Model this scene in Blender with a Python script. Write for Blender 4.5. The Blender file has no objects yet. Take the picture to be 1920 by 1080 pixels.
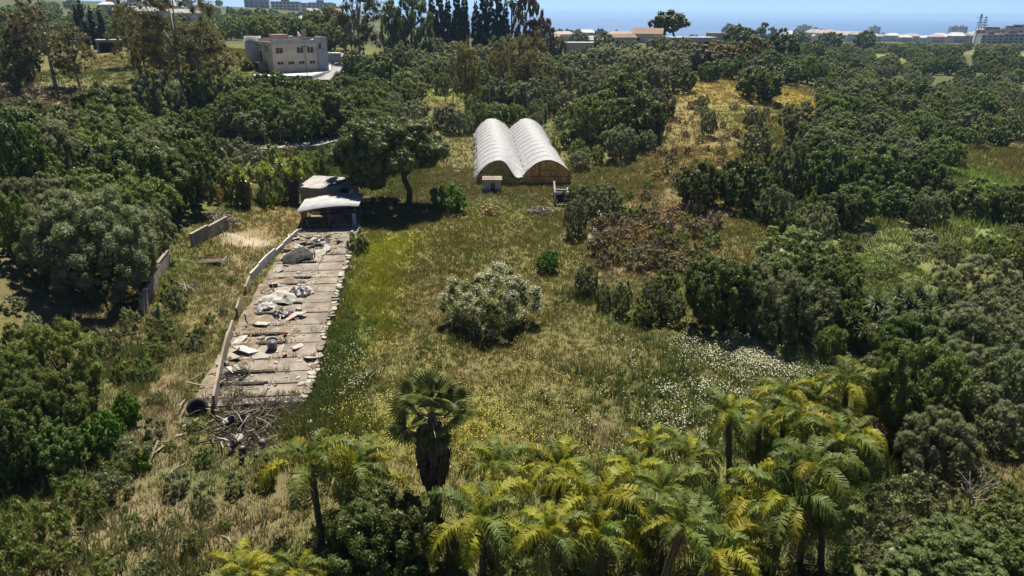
import bpy, math, random
import numpy as np
from mathutils import Vector, Matrix, Euler

# ------------------------------------------------------------------ camera, sky, sun, exposure
SC = bpy.context.scene
COL = SC.collection
FPX, CX, CY = 1321.0, 960.0, 540.0          # focal length and centre in pixels of the photograph
CAMH, PITCH, ROLL = 28.0, math.radians(21.35), math.radians(-0.45)
cam_d = bpy.data.cameras.new('camera'); cam = bpy.data.objects.new('camera', cam_d); COL.objects.link(cam)
cam.location = (0, 0, CAMH)
cam_m = Matrix.Rotation(math.pi/2 - PITCH, 3, 'X') @ Matrix.Rotation(-ROLL, 3, 'Z')
cam.rotation_euler = cam_m.to_euler()
cam_d.sensor_width = 36.0; cam_d.lens = 36.0*FPX/1920.0
cam_d.clip_start = 0.5; cam_d.clip_end = 120000
SC.camera = cam

SUN_EL, SUN_AZ = math.radians(59), math.radians(3)     # sun ahead of the camera, high
W = bpy.data.worlds.new('World'); SC.world = W; W.use_nodes = True
nt = W.node_tree; nt.nodes.clear()
wo = nt.nodes.new('ShaderNodeOutputWorld'); bg = nt.nodes.new('ShaderNodeBackground'); sk = nt.nodes.new('ShaderNodeTexSky')
sk.sky_type = 'NISHITA'; sk.sun_disc = False; sk.sun_elevation = SUN_EL; sk.sun_rotation = SUN_AZ
sk.altitude = 3000; sk.air_density = 0.6; sk.dust_density = 0.0; sk.ozone_density = 6.0
bg.inputs['Strength'].default_value = 0.052
nt.links.new(sk.outputs[0], bg.inputs[0]); nt.links.new(bg.outputs[0], wo.inputs[0])
sd = bpy.data.lights.new('sun', 'SUN'); so = bpy.data.objects.new('sun', sd); COL.objects.link(so)
sd.energy = 4.8; sd.angle = math.radians(0.5); sd.color = (1.0, 0.94, 0.82)
sdir = Vector((math.sin(SUN_AZ)*math.cos(SUN_EL), math.cos(SUN_AZ)*math.cos(SUN_EL), math.sin(SUN_EL)))
so.rotation_euler = sdir.to_track_quat('Z', 'Y').to_euler(); so.location = (0, 60, 90)
vs = SC.view_settings
vs.view_transform = 'Standard'; vs.look = 'None'; vs.gamma = 1; vs.use_curve_mapping = False
vs.exposure = 1.07
cy = SC.cycles
cy.max_bounces = 5; cy.diffuse_bounces = 3; cy.glossy_bounces = 2; cy.transmission_bounces = 4; cy.volume_bounces = 0
cy.transparent_max_bounces = 6; cy.caustics_reflective = False; cy.caustics_refractive = False
cy.use_denoising = True

random.seed(7); RNG = np.random.default_rng(7)
R = math.radians

# ------------------------------------------------------------------ pixel rays and terrain
Mc = np.array(cam_m)
def ray(px, py):
    d = Mc @ np.array([(px-CX)/FPX, (CY-py)/FPX, -1.0])
    return d                                   # length: one unit of depth along the optical axis
def at(px, py, Y):
    d = ray(px, py); t = Y/d[1]
    return (d[0]*t, Y, CAMH+d[2]*t)

_rs = np.random.RandomState(3)
_G = _rs.rand(64, 64)
def vnoise(x, y):
    x = np.asarray(x, float); y = np.asarray(y, float)
    xi = np.floor(x).astype(int); yi = np.floor(y).astype(int); fx = x-xi; fy = y-yi
    fx = fx*fx*(3-2*fx); fy = fy*fy*(3-2*fy)
    a = _G[xi % 64, yi % 64]; b = _G[(xi+1) % 64, yi % 64]; c = _G[xi % 64, (yi+1) % 64]; d = _G[(xi+1) % 64, (yi+1) % 64]
    return (a*(1-fx)+b*fx)*(1-fy)+(c*(1-fx)+d*fx)*fy
def fbm(x, y, o=4):
    s = 0; a = .5
    x = np.asarray(x, float); y = np.asarray(y, float)
    for k in range(o):
        s = s+a*vnoise(x*2**k+17.3*k, y*2**k+5.1*k); a *= .5
    return s/(1-.5**o)
def sst(a, b, x):
    t = np.clip((x-a)/(b-a), 0, 1); return t*t*(3-2*t)

# control points: (px, py, distance) read off the photograph, and plain (x, y, z)
CP_PX = [(0,180,130),(0,340,85),(30,490,62),(130,580,60),(0,800,41),(415,277,128),(590,275,135),(300,250,135),(100,140,170),
 (205,97,210),(300,90,220),(420,110,200),(540,137,183),(600,130,190),(560,149,174),(480,147,172),(620,150,172),(560,200,150),(660,190,165),(735,205,182),(735,190,200),
 (830,180,214),(850,140,250),(880,97,290),(690,100,260),(1000,95,290),(1000,150,240),(1090,100,280),(1200,82,300),(1310,85,310),(1255,78,318),(1172,84,292),(1370,88,325),(1130,92,290),(1330,160,205),(1480,175,205),
 (1250,255,142),(1250,190,180),(1200,345,113),(1300,400,96),(1400,330,116),(1480,250,150),(1230,440,89),(1700,200,235),(1600,130,400),(1880,110,450),(1620,102,550),
 (1400,115,330),(1850,900,35),(1690,1025,30.5),(1900,1070,28),(1640,860,41),(1900,760,42),(100,12,800),(480,14,1100),(620,26,1200),(350,42,700),(600,62,500),(30,72,350),(160,60,420),(10,110,220),
 (200,170,140),(330,220,140),(1560,470,88),(1780,430,97),(1900,600,64),(150,700,50),(60,620,54)]
CP_W = [(x,y,0) for x in (-12,-2,8,18) for y in (32,45,58,72,86,100,114)]+[(-9,130,0),(6,130,0),(-10,155,0),(6,155,0),(-10,178,.6),(5,180,.6),(16,150,.8),(20,125,.4),
 (-21,50,0),(-24,62,0),(-26,76,0),(-26,90,0),(-24,104,0),(-16,120,.2),(-18,140,.8),(-17,165,2),(-33,56,.9),(-34,72,1),(-35,88,1),(-33,104,1),(-28,116,1.4),(-40,62,3),(-41,76,3.4),(-41,92,3.6),
 (-42,108,3),(-50,100,6),(-52,84,6.2),(-27,32,.5),(-22,36,.3),(-32,46,.8),(-20,22,0),(0,20,0),(22,60,0),(32,64,0),(34,80,0),(45,70,-.5),(60,90,-1),(60,110,-.5),(85,110,-1),(90,135,-1),(120,140,-1),(110,180,-.5),
 (45,48,0),(30,46,-.4),(150,300,0),(250,350,0),(220,200,0),(250,500,0),(350,420,2),(60,600,-4),(60,450,6),(150,700,-6),(0,450,4),(500,700,5),(-150,90,22),(-140,40,18),(-60,30,6),(60,30,4),(-300,300,28),(120,60,2),(160,90,2)]
_P = np.array([at(*c) for c in CP_PX]+[tuple(map(float, c)) for c in CP_W])
_c2 = 36.0
_D = np.sqrt(((_P[:, None, :2]-_P[None, :, :2])**2).sum(-1)+_c2)
_mean = 4.0
_A = np.linalg.solve(_D-np.eye(len(_P))*2.0, _P[:, 2]-_mean)
def hgt(x, y):
    x = np.atleast_1d(np.asarray(x, float)); y = np.atleast_1d(np.asarray(y, float))
    sh = x.shape; x = x.ravel(); y = y.ravel(); out = np.empty(len(x))
    for i in range(0, len(x), 20000):
        xx = x[i:i+20000]; yy = y[i:i+20000]
        d = np.sqrt((xx[:, None]-_P[None, :, 0])**2+(yy[:, None]-_P[None, :, 1])**2+_c2)
        z = d@_A+_mean
        far = sst(700, 1900, yy+np.maximum(-xx, 0)*-.35+np.maximum(xx, 0)*.25)
        hill = 60*np.exp(-((xx+700)/520)**2-((yy-1700)/500)**2)
        zf = np.interp(yy, [0, 600, 1000, 1500, 2000, 2500, 3100, 6000], [2, 0, -6, -20, -40, -60, -84, -110])+hill*far+3*(fbm(xx*.006, yy*.006, 2)-.5)
        w = sst(620, 1050, np.hypot(xx*.6, yy))
        wl = sst(-60, -260, xx)*(1-sst(1200, 1500, yy))          # keep the western hills
        w = w*(1-wl)
        z = z*(1-w)+zf*w
        out[i:i+20000] = z+.5*(fbm(xx*.06, yy*.06, 3)-.5)+.22*(fbm(xx*.45, yy*.45, 3)-.5)*sst(0, 30, yy)
    return out.reshape(sh)
def h1(x, y): return float(hgt(x, y)[0])
_YS = 18*np.exp(np.linspace(0, math.log(140), 460))
def hit(px, py, lift=0.0, hpx=0.0, hm=0.0):
    """where the ray of a pixel meets the ground (or stands lift metres above it)"""
    d = ray(px, py); t = _YS/d[1]
    z = CAMH+d[2]*t
    need = lift+hm+hpx*t/FPX
    f = z-hgt(d[0]*t, _YS)-need
    k = np.argmax(f < 0)
    if not (f < 0).any(): k = len(f)-1
    if k > 0:
        a = f[k-1]/(f[k-1]-f[k]) if f[k-1] != f[k] else 0
        tt = t[k-1]+(t[k]-t[k-1])*a
    else: tt = t[0]
    X, Y = d[0]*tt, d[1]*tt
    return X, Y, h1(X, Y), tt                   # tt = depth: metres per pixel = tt/FPX

# ------------------------------------------------------------------ mesh and object helpers
def npmesh(name, V, F, mats=(), smooth=False, fmat=None, col=None):
    """V (n,3), F (m,k) with k 3 or 4, as one mesh"""
    V = np.asarray(V, np.float32); F = np.asarray(F, np.int32); m, k = F.shape
    me = bpy.data.meshes.new(name)
    me.vertices.add(len(V)); me.vertices.foreach_set('co', V.ravel())
    me.loops.add(m*k); me.loops.foreach_set('vertex_index', F.ravel())
    me.polygons.add(m); me.polygons.foreach_set('loop_start', np.arange(0, m*k, k, dtype=np.int32))
    try: me.polygons.foreach_set('loop_total', np.full(m, k, np.int32))
    except Exception: pass
    if fmat is not None: me.polygons.foreach_set('material_index', np.asarray(fmat, np.int32))
    for mt in mats: me.materials.append(mt)
    if col is not None:
        ca = me.color_attributes.new('tint', 'FLOAT_COLOR', 'POINT')
        c4 = np.ones((len(V), 4), np.float32); c4[:, :3] = col
        ca.data.foreach_set('color', c4.ravel())
    me.update(calc_edges=True)
    me.polygons.foreach_set('use_smooth', np.full(m, smooth, bool))
    return me

class MB:
    def __init__(s): s.v = []; s.f = []; s.M = Matrix.Identity(4)
    def add(s, vs, fs):
        n = len(s.v); s.v += [tuple(s.M @ Vector(p)) for p in vs]; s.f += [tuple(i+n for i in f) for f in fs]; return s
    def box(s, c, d, rz=0, rx=0, ry=0):
        a, b, e = d[0]/2, d[1]/2, d[2]/2
        m = Matrix.Translation(c) @ Euler((rx, ry, rz)).to_matrix().to_4x4()
        vs = [m @ Vector((x, y, z)) for x in (-a, a) for y in (-b, b) for z in (-e, e)]
        return s.add(vs, [(0,1,3,2),(4,6,7,5),(0,4,5,1),(2,3,7,6),(0,2,6,4),(1,5,7,3)])
    def b2(s, lo, hi): return s.box([(p+q)/2 for p, q in zip(lo, hi)], [q-p for p, q in zip(lo, hi)])
    def tube(s, pts, rad, n=8, cap=True):
        pts = [Vector(p) for p in pts]; rad = rad if hasattr(rad, '__len__') else [rad]*len(pts)
        vs = []; fs = []
        for i, p in enumerate(pts):
            d = (pts[min(i+1, len(pts)-1)]-pts[max(i-1, 0)]).normalized()
            a = d.orthogonal().normalized() if i == 0 else (a-d*a.dot(d)).normalized()
            b = d.cross(a)
            for k in range(n):
                t = 2*math.pi*k/n; vs.append(p+(a*math.cos(t)+b*math.sin(t))*rad[i])
        for i in range(len(pts)-1):
            for k in range(n):
                fs.append((i*n+k, i*n+(k+1) % n, (i+1)*n+(k+1) % n, (i+1)*n+k))
        if cap: fs += [tuple(range(n-1, -1, -1)), tuple((len(pts)-1)*n+k for k in range(n))]
        return s.add(vs, fs)
    def prism(s, poly, z0, z1):
        n = len(poly); vs = [(x, y, z0) for x, y in poly]+[(x, y, z1) for x, y in poly]
        return s.add(vs, [tuple(range(n-1, -1, -1)), tuple(range(n, 2*n))]+[(i, (i+1) % n, n+(i+1) % n, n+i) for i in range(n)])
    def facade(s, w, h, t, ops):
        """a wall x 0..w, z 0..h, y 0..t with openings (x0, z0, x1, z1) left free"""
        xs = sorted({0, w, *[o[0] for o in ops], *[o[2] for o in ops]}); 
        for i in range(len(xs)-1):
            a, b = xs[i], xs[i+1]
            cuts = sorted([(o[1], o[3]) for o in ops if o[0] <= a+1e-6 and o[2] >= b-1e-6]); z = 0
            for c0, c1 in cuts:
                if c0 > z+1e-4: s.b2((a, 0, z), (b, t, c0))
                z = c1
            if z < h-1e-4: s.b2((a, 0, z), (b, t, h))
        return s
    def mesh(s, name, mat, smooth=False):
        me = bpy.data.meshes.new(name); me.from_pydata(s.v, [], s.f)
        if mat: me.materials.append(mat)
        if smooth:
            for p in me.polygons: p.use_smooth = True
        me.update(); return me
    def build(s, name, mat, parent=None, smooth=False): return obj(name, s.mesh(name, mat, smooth), parent)

def obj(name, me, parent=None, loc=None, rot=None, scale=None):
    o = bpy.data.objects.new(name, me); COL.objects.link(o); o.parent = parent
    if loc is not None: o.location = loc
    if rot is not None: o.rotation_euler = rot
    if scale is not None: o.scale = scale
    return o
def tag(o, label, cat, group=None):
    o['label'] = label; o['category'] = cat
    if group: o['group'] = group
    return o
def empty(name, loc, rz=0, scale=None):
    o = obj(name, None, None, loc, (0, 0, rz), scale); o.empty_display_size = .5; return o
def struct(o): o['kind'] = 'structure'; return o
def stuff(o, label=None, cat=None):
    o['kind'] = 'stuff'
    if label: o['label'] = label
    if cat: o['category'] = cat
    return o

# ------------------------------------------------------------------ materials
def newmat(name):
    m = bpy.data.materials.new(name); m.use_nodes = True; n = m.node_tree
    return m, n, n.nodes['Principled BSDF'], n.nodes['Material Output']
def rgb(c): return (c[0], c[1], c[2], 1)
def mixc(n, a, b, fac, mode='MIX'):
    x = n.nodes.new('ShaderNodeMix'); x.data_type = 'RGBA'; x.blend_type = mode
    for sk_, v in ((x.inputs[0], fac), (x.inputs[6], a), (x.inputs[7], b)):
        if isinstance(v, (int, float)): sk_.default_value = v
        elif isinstance(v, tuple): sk_.default_value = rgb(v)
        else: n.links.new(v, sk_)
    return x.outputs[2]
def noise(n, scale, detail=4, rough=.6, coord='Object', vec=None):
    t = n.nodes.new('ShaderNodeTexNoise'); t.inputs['Scale'].default_value = scale; t.inputs['Detail'].default_value = detail; t.inputs['Roughness'].default_value = rough
    if vec is None:
        if coord == 'World':
            g = n.nodes.new('ShaderNodeNewGeometry'); vec = g.outputs['Position']
        else:
            c = n.nodes.new('ShaderNodeTexCoord'); vec = c.outputs[coord]
    n.links.new(vec, t.inputs['Vector']); return t.outputs['Fac']
def ramp(n, fac, a, b):
    m = n.nodes.new('ShaderNodeMapRange'); m.inputs[1].default_value = a; m.inputs[2].default_value = b; m.interpolation_type = 'SMOOTHSTEP'
    n.links.new(fac, m.inputs[0]); return m.outputs[0]
def bump(n, h, strength, dist, bs):
    b = n.nodes.new('ShaderNodeBump'); b.inputs['Strength'].default_value = strength; b.inputs['Distance'].default_value = dist
    n.links.new(h, b.inputs['Height']); n.links.new(b.outputs[0], bs.inputs['Normal'])
def leafmat(name, c1, c2, tr=.32, trc=None, rough=.5, spec=.3, vary=.25, tint=False):
    m, n, bs, out = newmat(name)
    g = n.nodes.new('ShaderNodeNewGeometry'); oi = n.nodes.new('ShaderNodeObjectInfo')
    col = mixc(n, c1, c2, g.outputs['Random Per Island'])
    hs = n.nodes.new('ShaderNodeHueSaturation')
    mr = n.nodes.new('ShaderNodeMapRange'); n.links.new(oi.outputs['Random'], mr.inputs[0]); mr.inputs[3].default_value = 1-vary; mr.inputs[4].default_value = 1+vary
    n.links.new(mr.outputs[0], hs.inputs['Value'])
    m2 = n.nodes.new('ShaderNodeMath'); m2.operation = 'MULTIPLY_ADD'; n.links.new(oi.outputs['Random'], m2.inputs[0]); m2.inputs[1].default_value = 7.31; m2.inputs[2].default_value = 0
    fr = n.nodes.new('ShaderNodeMath'); fr.operation = 'FRACT'; n.links.new(m2.outputs[0], fr.inputs[0])
    m3 = n.nodes.new('ShaderNodeMapRange'); n.links.new(fr.outputs[0], m3.inputs[0]); m3.inputs[3].default_value = .5-.04*vary*2; m3.inputs[4].default_value = .5+.03*vary*2
    n.links.new(m3.outputs[0], hs.inputs['Hue'])
    n.links.new(col, hs.inputs['Color']); c = hs.outputs[0]
    n.links.new(c, bs.inputs['Base Color']); bs.inputs['Roughness'].default_value = rough; bs.inputs['Specular IOR Level'].default_value = spec
    t = n.nodes.new('ShaderNodeBsdfTranslucent'); n.links.new(mixc(n, c, trc or (1.0, 1.0, .5), 1.0, 'MULTIPLY'), t.inputs[0])
    if trc is None:
        pass
    ms = n.nodes.new('ShaderNodeMixShader'); ms.inputs[0].default_value = tr
    n.links.new(bs.outputs[0], ms.inputs[1]); n.links.new(t.outputs[0], ms.inputs[2]); n.links.new(ms.outputs[0], out.inputs[0])
    return m
def surf(name, c1, c2, scale=2, rough=.85, bmp=.3, bd=.02, lo=.35, hi=.65, spec=.2, c3=None, s3=8, coord='Object'):
    m, n, bs, out = newmat(name)
    f = noise(n, scale, 6, .65, coord); c = mixc(n, c1, c2, ramp(n, f, lo, hi))
    if c3: c = mixc(n, c, c3, ramp(n, noise(n, s3, 5, .7, coord), .55, .75))
    n.links.new(c, bs.inputs['Base Color']); bs.inputs['Roughness'].default_value = rough; bs.inputs['Specular IOR Level'].default_value = spec
    if bmp: bump(n, noise(n, scale*7, 5, .7, coord), bmp, bd, bs)
    return m
M = {}
M['bark'] = surf('bark', (.075,.055,.04), (.15,.115,.085), 6, bmp=.6)
M['bark_pale'] = surf('bark_pale', (.22,.19,.15), (.36,.32,.27), 5)
M['dead'] = surf('dead_leaf', (.10,.075,.05), (.20,.15,.095), 5)
M['olive'] = leafmat('olive_leaf', (.125,.145,.075), (.26,.285,.17), .42, rough=.5, vary=.22)
M['carob'] = leafmat('carob_leaf', (.07,.11,.03), (.165,.215,.075), .42, rough=.45, vary=.25)
M['green'] = leafmat('bright_leaf', (.05,.13,.012), (.12,.23,.03), .35, vary=.15)
M['mid'] = leafmat('mid_leaf', (.105,.15,.038), (.215,.26,.085), .44, vary=.2)
M['euc'] = leafmat('eucalypt_leaf', (.11,.105,.04), (.23,.21,.09), .3, vary=.2)
M['ochre'] = leafmat('ochre_leaf', (.12,.105,.025), (.24,.20,.06), .3, vary=.15)
M['pine'] = leafmat('pine_needle', (.055,.08,.018), (.13,.15,.038), .24, vary=.15)
M['cyp'] = leafmat('cypress_leaf', (.012,.022,.012), (.035,.05,.024), .08, vary=.2)
M['rust'] = leafmat('rusty_leaf', (.09,.045,.025), (.17,.09,.05), .2, vary=.15)
M['scrub'] = leafmat('scrub_twig', (.15,.125,.07), (.27,.225,.135), .15, vary=.3)
M['ochre_scrub'] = leafmat('ochre_scrub', (.20,.14,.04), (.34,.25,.08), .2, vary=.2)
M['grey'] = leafmat('grey_leaf', (.12,.13,.065), (.23,.24,.13), .25, vary=.15)
M['palm'] = leafmat('palm_leaf', (.08,.12,.025), (.17,.205,.045), .45, (1.1,1.15,.45), rough=.5, spec=.2, vary=.25)
M['palmy'] = leafmat('yellow_palm_leaf', (.21,.215,.018), (.32,.31,.035), .45, (1.05,1.1,.4), rough=.5, spec=.2, vary=.2)
M['fan'] = leafmat('fan_palm_leaf', (.085,.11,.03), (.17,.195,.065), .34, rough=.5, spec=.25, vary=.2)
M['yucca'] = leafmat('yucca_leaf', (.05,.085,.025), (.13,.17,.06), .25, rough=.5, spec=.25, vary=.2)
M['yuccay'] = leafmat('yellow_yucca_leaf', (.17,.22,.03), (.30,.34,.06), .35, rough=.38, vary=.2)
M['whitefl'] = leafmat('cream_flower', (.44,.43,.30), (.64,.62,.48), .25, vary=.05)
M['yellowfl'] = leafmat('yellow_flower', (.42,.32,.03), (.60,.49,.07), .25, vary=.05)
M['orangefl'] = leafmat('orange_flower', (.50,.18,.02), (.65,.28,.05), .25, vary=.05)
M['purplefl'] = leafmat('purple_flower', (.22,.19,.30), (.36,.32,.44), .2, vary=.05)
M['conc'] = surf('concrete', (.15,.126,.10), (.262,.228,.19), .5, .92, .5, .04, c3=(.13,.10,.07), s3=.8)
M['concd'] = surf('weathered_concrete', (.19,.165,.135), (.31,.275,.23), .9, .92, .5, .03, c3=(.16,.14,.12), s3=2.5)
M['plaster'] = surf('rough_plaster', (.52,.42,.30), (.64,.54,.41), .5, .9, .4, .02, c3=(.33,.29,.25), s3=1.2)
M['plasterg'] = surf('grey_render', (.36,.35,.35), (.48,.47,.46), .4, .9, .3, .02)
M['white'] = surf('whitewash', (.44,.435,.43), (.55,.545,.54), .6, .8, .15, .01)
M['cream'] = surf('cream_wall', (.58,.50,.43), (.68,.61,.54), .4, .85, .15, .01)
M['dark'] = surf('interior_shade', (.012,.012,.013), (.03,.028,.026), 2, .9, 0)  # near-black base colour stands in for the shade indoors
M['glass'] = surf('dark_glass', (.02,.022,.026), (.05,.055,.06), 1, .12, 0, spec=.6)
M['frame'] = surf('window_frame', (.45,.44,.42), (.55,.54,.52), 3, .6, 0)
M['tile'] = surf('terracotta', (.21,.135,.10), (.31,.22,.17), 1.2, .85, .5, .04)
M['tilepk'] = surf('pink_tile', (.34,.25,.215), (.46,.36,.32), 1.5, .85, .3, .02)
M['metal'] = surf('grey_metal', (.26,.265,.27), (.38,.385,.39), .8, .6, .1, .01, spec=.3)
M['asb'] = surf('fibre_cement', (.29,.28,.27), (.42,.41,.39), .6, .85, .3, .02, c3=(.25,.23,.20), s3=1.5)
M['asph'] = surf('asphalt', (.20,.195,.19), (.30,.29,.28), .3, .9, .3, .01)
M['wood'] = surf('weathered_wood', (.16,.13,.10), (.33,.28,.23), 3, .85, .3, .01)
M['woodd'] = surf('dark_wood', (.05,.04,.032), (.12,.10,.08), 3, .85, .3, .01)
M['black'] = surf('black_plastic', (.012,.012,.014), (.04,.04,.045), 2, .45, .1, .01, spec=.5)
M['greypl'] = surf('grey_plastic', (.07,.07,.08), (.14,.14,.155), 2, .5, .1, .01, spec=.4)
M['rubber'] = surf('rubber', (.015,.015,.015), (.05,.05,.05), 3, .8, .3, .01)
M['rust_m'] = surf('rusted_iron', (.12,.06,.035), (.24,.14,.09), 4, .8, .3, .01)
M['stone'] = surf('rubble_stone', (.26,.235,.2), (.44,.41,.36), 1.5, .9, .5, .03)
M['blue'] = surf('blue_paint', (.12,.24,.40), (.25,.36,.48), 1.5, .7, .1, .01)
M['brickw'] = surf('block_wall', (.24,.21,.175), (.34,.31,.27), 1.2, .92, .6, .03)
M['redclay'] = surf('red_clay', (.35,.11,.06), (.48,.18,.10), 2, .8, .1, .01)
M['chalk'] = surf('pale_rock', (.31,.29,.25), (.43,.41,.36), 1.0, .9, .6, .05)

# white tunnel plastic, and the yellowed sheets of the gable
def plastic(name, c1, c2, tr, scale=1.2, c3=None):
    m, n, bs, out = newmat(name)
    c = mixc(n, c1, c2, ramp(n, noise(n, scale, 5, .65), .35, .7))
    if c3:
        mp = n.nodes.new('ShaderNodeMapping'); tc = n.nodes.new('ShaderNodeTexCoord'); n.links.new(tc.outputs['Object'], mp.inputs[0]); mp.inputs['Scale'].default_value = (2.2, .6, .35)
        c = mixc(n, c, c3, ramp(n, noise(n, 1.5, 5, .7, vec=mp.outputs[0]), .42, .68))
    n.links.new(c, bs.inputs['Base Color']); bs.inputs['Roughness'].default_value = .5; bs.inputs['Specular IOR Level'].default_value = .25
    t = n.nodes.new('ShaderNodeBsdfTranslucent'); n.links.new(c, t.inputs[0])
    ms = n.nodes.new('ShaderNodeMixShader'); ms.inputs[0].default_value = tr
    n.links.new(bs.outputs[0], ms.inputs[1]); n.links.new(t.outputs[0], ms.inputs[2]); n.links.new(ms.outputs[0], out.inputs[0])
    bump(n, noise(n, 3, 4, .6), .25, .05, bs)
    return m
M['film'] = plastic('white_film', (.42,.42,.435), (.54,.54,.555), .3)
M['filmy'] = plastic('yellowed_sheet', (.62,.46,.21), (.78,.62,.34), .7, 1.2, (.34,.23,.10))
def tintmat(name, tr=.25, rough=.7, mul=1.0):
    m, n, bs, out = newmat(name)
    a = n.nodes.new('ShaderNodeAttribute'); a.attribute_name = 'tint'
    g = n.nodes.new('ShaderNodeNewGeometry')
    c = mixc(n, a.outputs['Color'], mixc(n, a.outputs['Color'], (1.5,1.45,1.3), 1.0, 'MULTIPLY'), g.outputs['Random Per Island'])
    n.links.new(c, bs.inputs['Base Color']); bs.inputs['Roughness'].default_value = rough; bs.inputs['Specular IOR Level'].default_value = .2
    t = n.nodes.new('ShaderNodeBsdfTranslucent'); n.links.new(c, t.inputs[0])
    ms = n.nodes.new('ShaderNodeMixShader'); ms.inputs[0].default_value = tr
    n.links.new(bs.outputs[0], ms.inputs[1]); n.links.new(t.outputs[0], ms.inputs[2]); n.links.new(ms.outputs[0], out.inputs[0])
    return m
M['tuft'] = tintmat('grass_blade')

# ------------------------------------------------------------------ ground
# patches of ground cover: (px, py, radius x, radius y in pixels, colour, strength)
DRY, STRAW, SOIL, OCHRE = (.17,.15,.065), (.195,.17,.085), (.19,.145,.095), (.24,.175,.065)
GREEN, YGREEN, DKGREEN, OLIVE = (.105,.125,.04), (.32,.34,.035), (.08,.12,.045), (.145,.135,.05)
TRK = (.235,.18,.115)
PATCH = [(545,405,28,13,TRK,.95),(500,430,28,16,TRK,.95),(455,490,31,29,TRK,.95),(425,545,31,32,TRK,.95),(390,600,31,34,TRK,.95),(345,660,33,36,TRK,.95),(310,720,33,41,TRK,.95),(292,790,36,46,TRK,.95),(300,860,44,46,TRK,.95),(270,930,65,46,TRK,.95),(200,1000,104,57,TRK,.95),(110,1060,104,46,TRK,.95),(718,515,42,80,YGREEN,.7),(700,590,45,55,YGREEN,.45),(735,460,65,25,YGREEN,.6),(640,640,45,90,DKGREEN,.8),(610,720,40,50,DKGREEN,.7),(800,520,90,70,(.14,.115,.045),.7),
 (860,700,60,40,DRY,.5),(870,690,22,25,SOIL,.6),(900,800,90,60,(.20,.18,.03),.6),(740,790,90,50,(.19,.19,.035),.6),(1250,760,160,90,GREEN,.5),(1130,800,25,30,SOIL,.8),(1100,640,90,50,DRY,.5),
 (980,430,150,40,(.18,.16,.06),.6),(880,290,45,80,STRAW,.55),(850,330,70,45,DRY,.6),(760,385,90,20,SOIL,.75),(930,370,110,14,SOIL,.5),(920,395,60,20,(.25,.25,.08),.7),
 (1000,460,200,60,OLIVE,.5),(1140,520,60,40,STRAW,.5),(1180,510,70,16,SOIL,.7),(1110,440,12,40,STRAW,.8),
 (460,450,45,12,(.62,.56,.47),.9),(470,440,80,40,OCHRE,.5),(530,400,60,22,OCHRE,.6),(430,540,60,70,DRY,.6),(420,560,40,26,STRAW,.5),(330,660,90,90,DRY,.6),(270,720,60,120,STRAW,.45),(300,800,60,90,SOIL,.55),
 (230,930,150,90,STRAW,.65),(400,960,170,110,(.21,.165,.095),.7),(330,1000,150,70,SOIL,.5),(150,1040,120,50,STRAW,.6),(200,860,110,60,DKGREEN,.5),(450,900,60,60,GREEN,.5),(370,890,60,50,DKGREEN,.5),
 (60,190,90,45,(.27,.22,.16),.9),(110,225,60,22,(.35,.23,.12),.7),(140,580,90,50,SOIL,.8),(60,480,70,40,SOIL,.7),(220,650,60,60,SOIL,.5),
 (1330,165,130,45,(.30,.23,.075),.85),(1480,175,50,28,(.33,.26,.06),.9),(1290,230,70,60,(.25,.19,.09),.75),(1225,330,60,80,(.22,.18,.085),.75),(1400,230,60,40,(.24,.22,.08),.8),(1360,290,60,40,(.23,.19,.085),.7),(1250,310,40,40,OCHRE,.6),(1330,300,70,60,OCHRE,.5),(1230,420,110,60,(.22,.15,.09),.8),
 (1830,335,80,40,(.20,.27,.08),.95),(1850,430,100,45,(.20,.25,.09),.9),(1650,450,120,30,(.23,.25,.11),.9),(1650,490,100,25,(.15,.19,.06),.8),(1600,105,60,10,(.26,.25,.07),.9),(1860,100,60,14,(.22,.23,.08),.8),(1480,330,30,80,OLIVE,.5),
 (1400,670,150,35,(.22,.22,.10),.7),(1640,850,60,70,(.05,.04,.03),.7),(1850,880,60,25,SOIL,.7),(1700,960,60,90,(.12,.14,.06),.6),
 (830,180,50,25,(.22,.23,.06),.8),(815,205,40,10,SOIL,.8),(600,120,30,30,STRAW,.6),(100,60,140,25,(.14,.15,.07),.6),(520,40,120,20,(.12,.14,.08),.5),(1260,770,40,60,(.2,.2,.09),.3),(1050,200,60,30,SOIL,.5)]
_PW = []
for (px, py, a, b, c, s) in PATCH:
    X, Y, Z, d = hit(px, py)
    q = hit(px, py-min(b*.5, 10 if py > 60 else 3)); r_ = hit(px, py+min(b*.5, 10 if py > 60 else 3))
    ly = max(1.0, abs(q[1]-r_[1])/(2*min(b*.5, 10 if py > 60 else 3))*b)
    _PW.append((X, Y, a*d/FPX, min(ly, 60+Y*.1), np.array(c), s))
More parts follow.
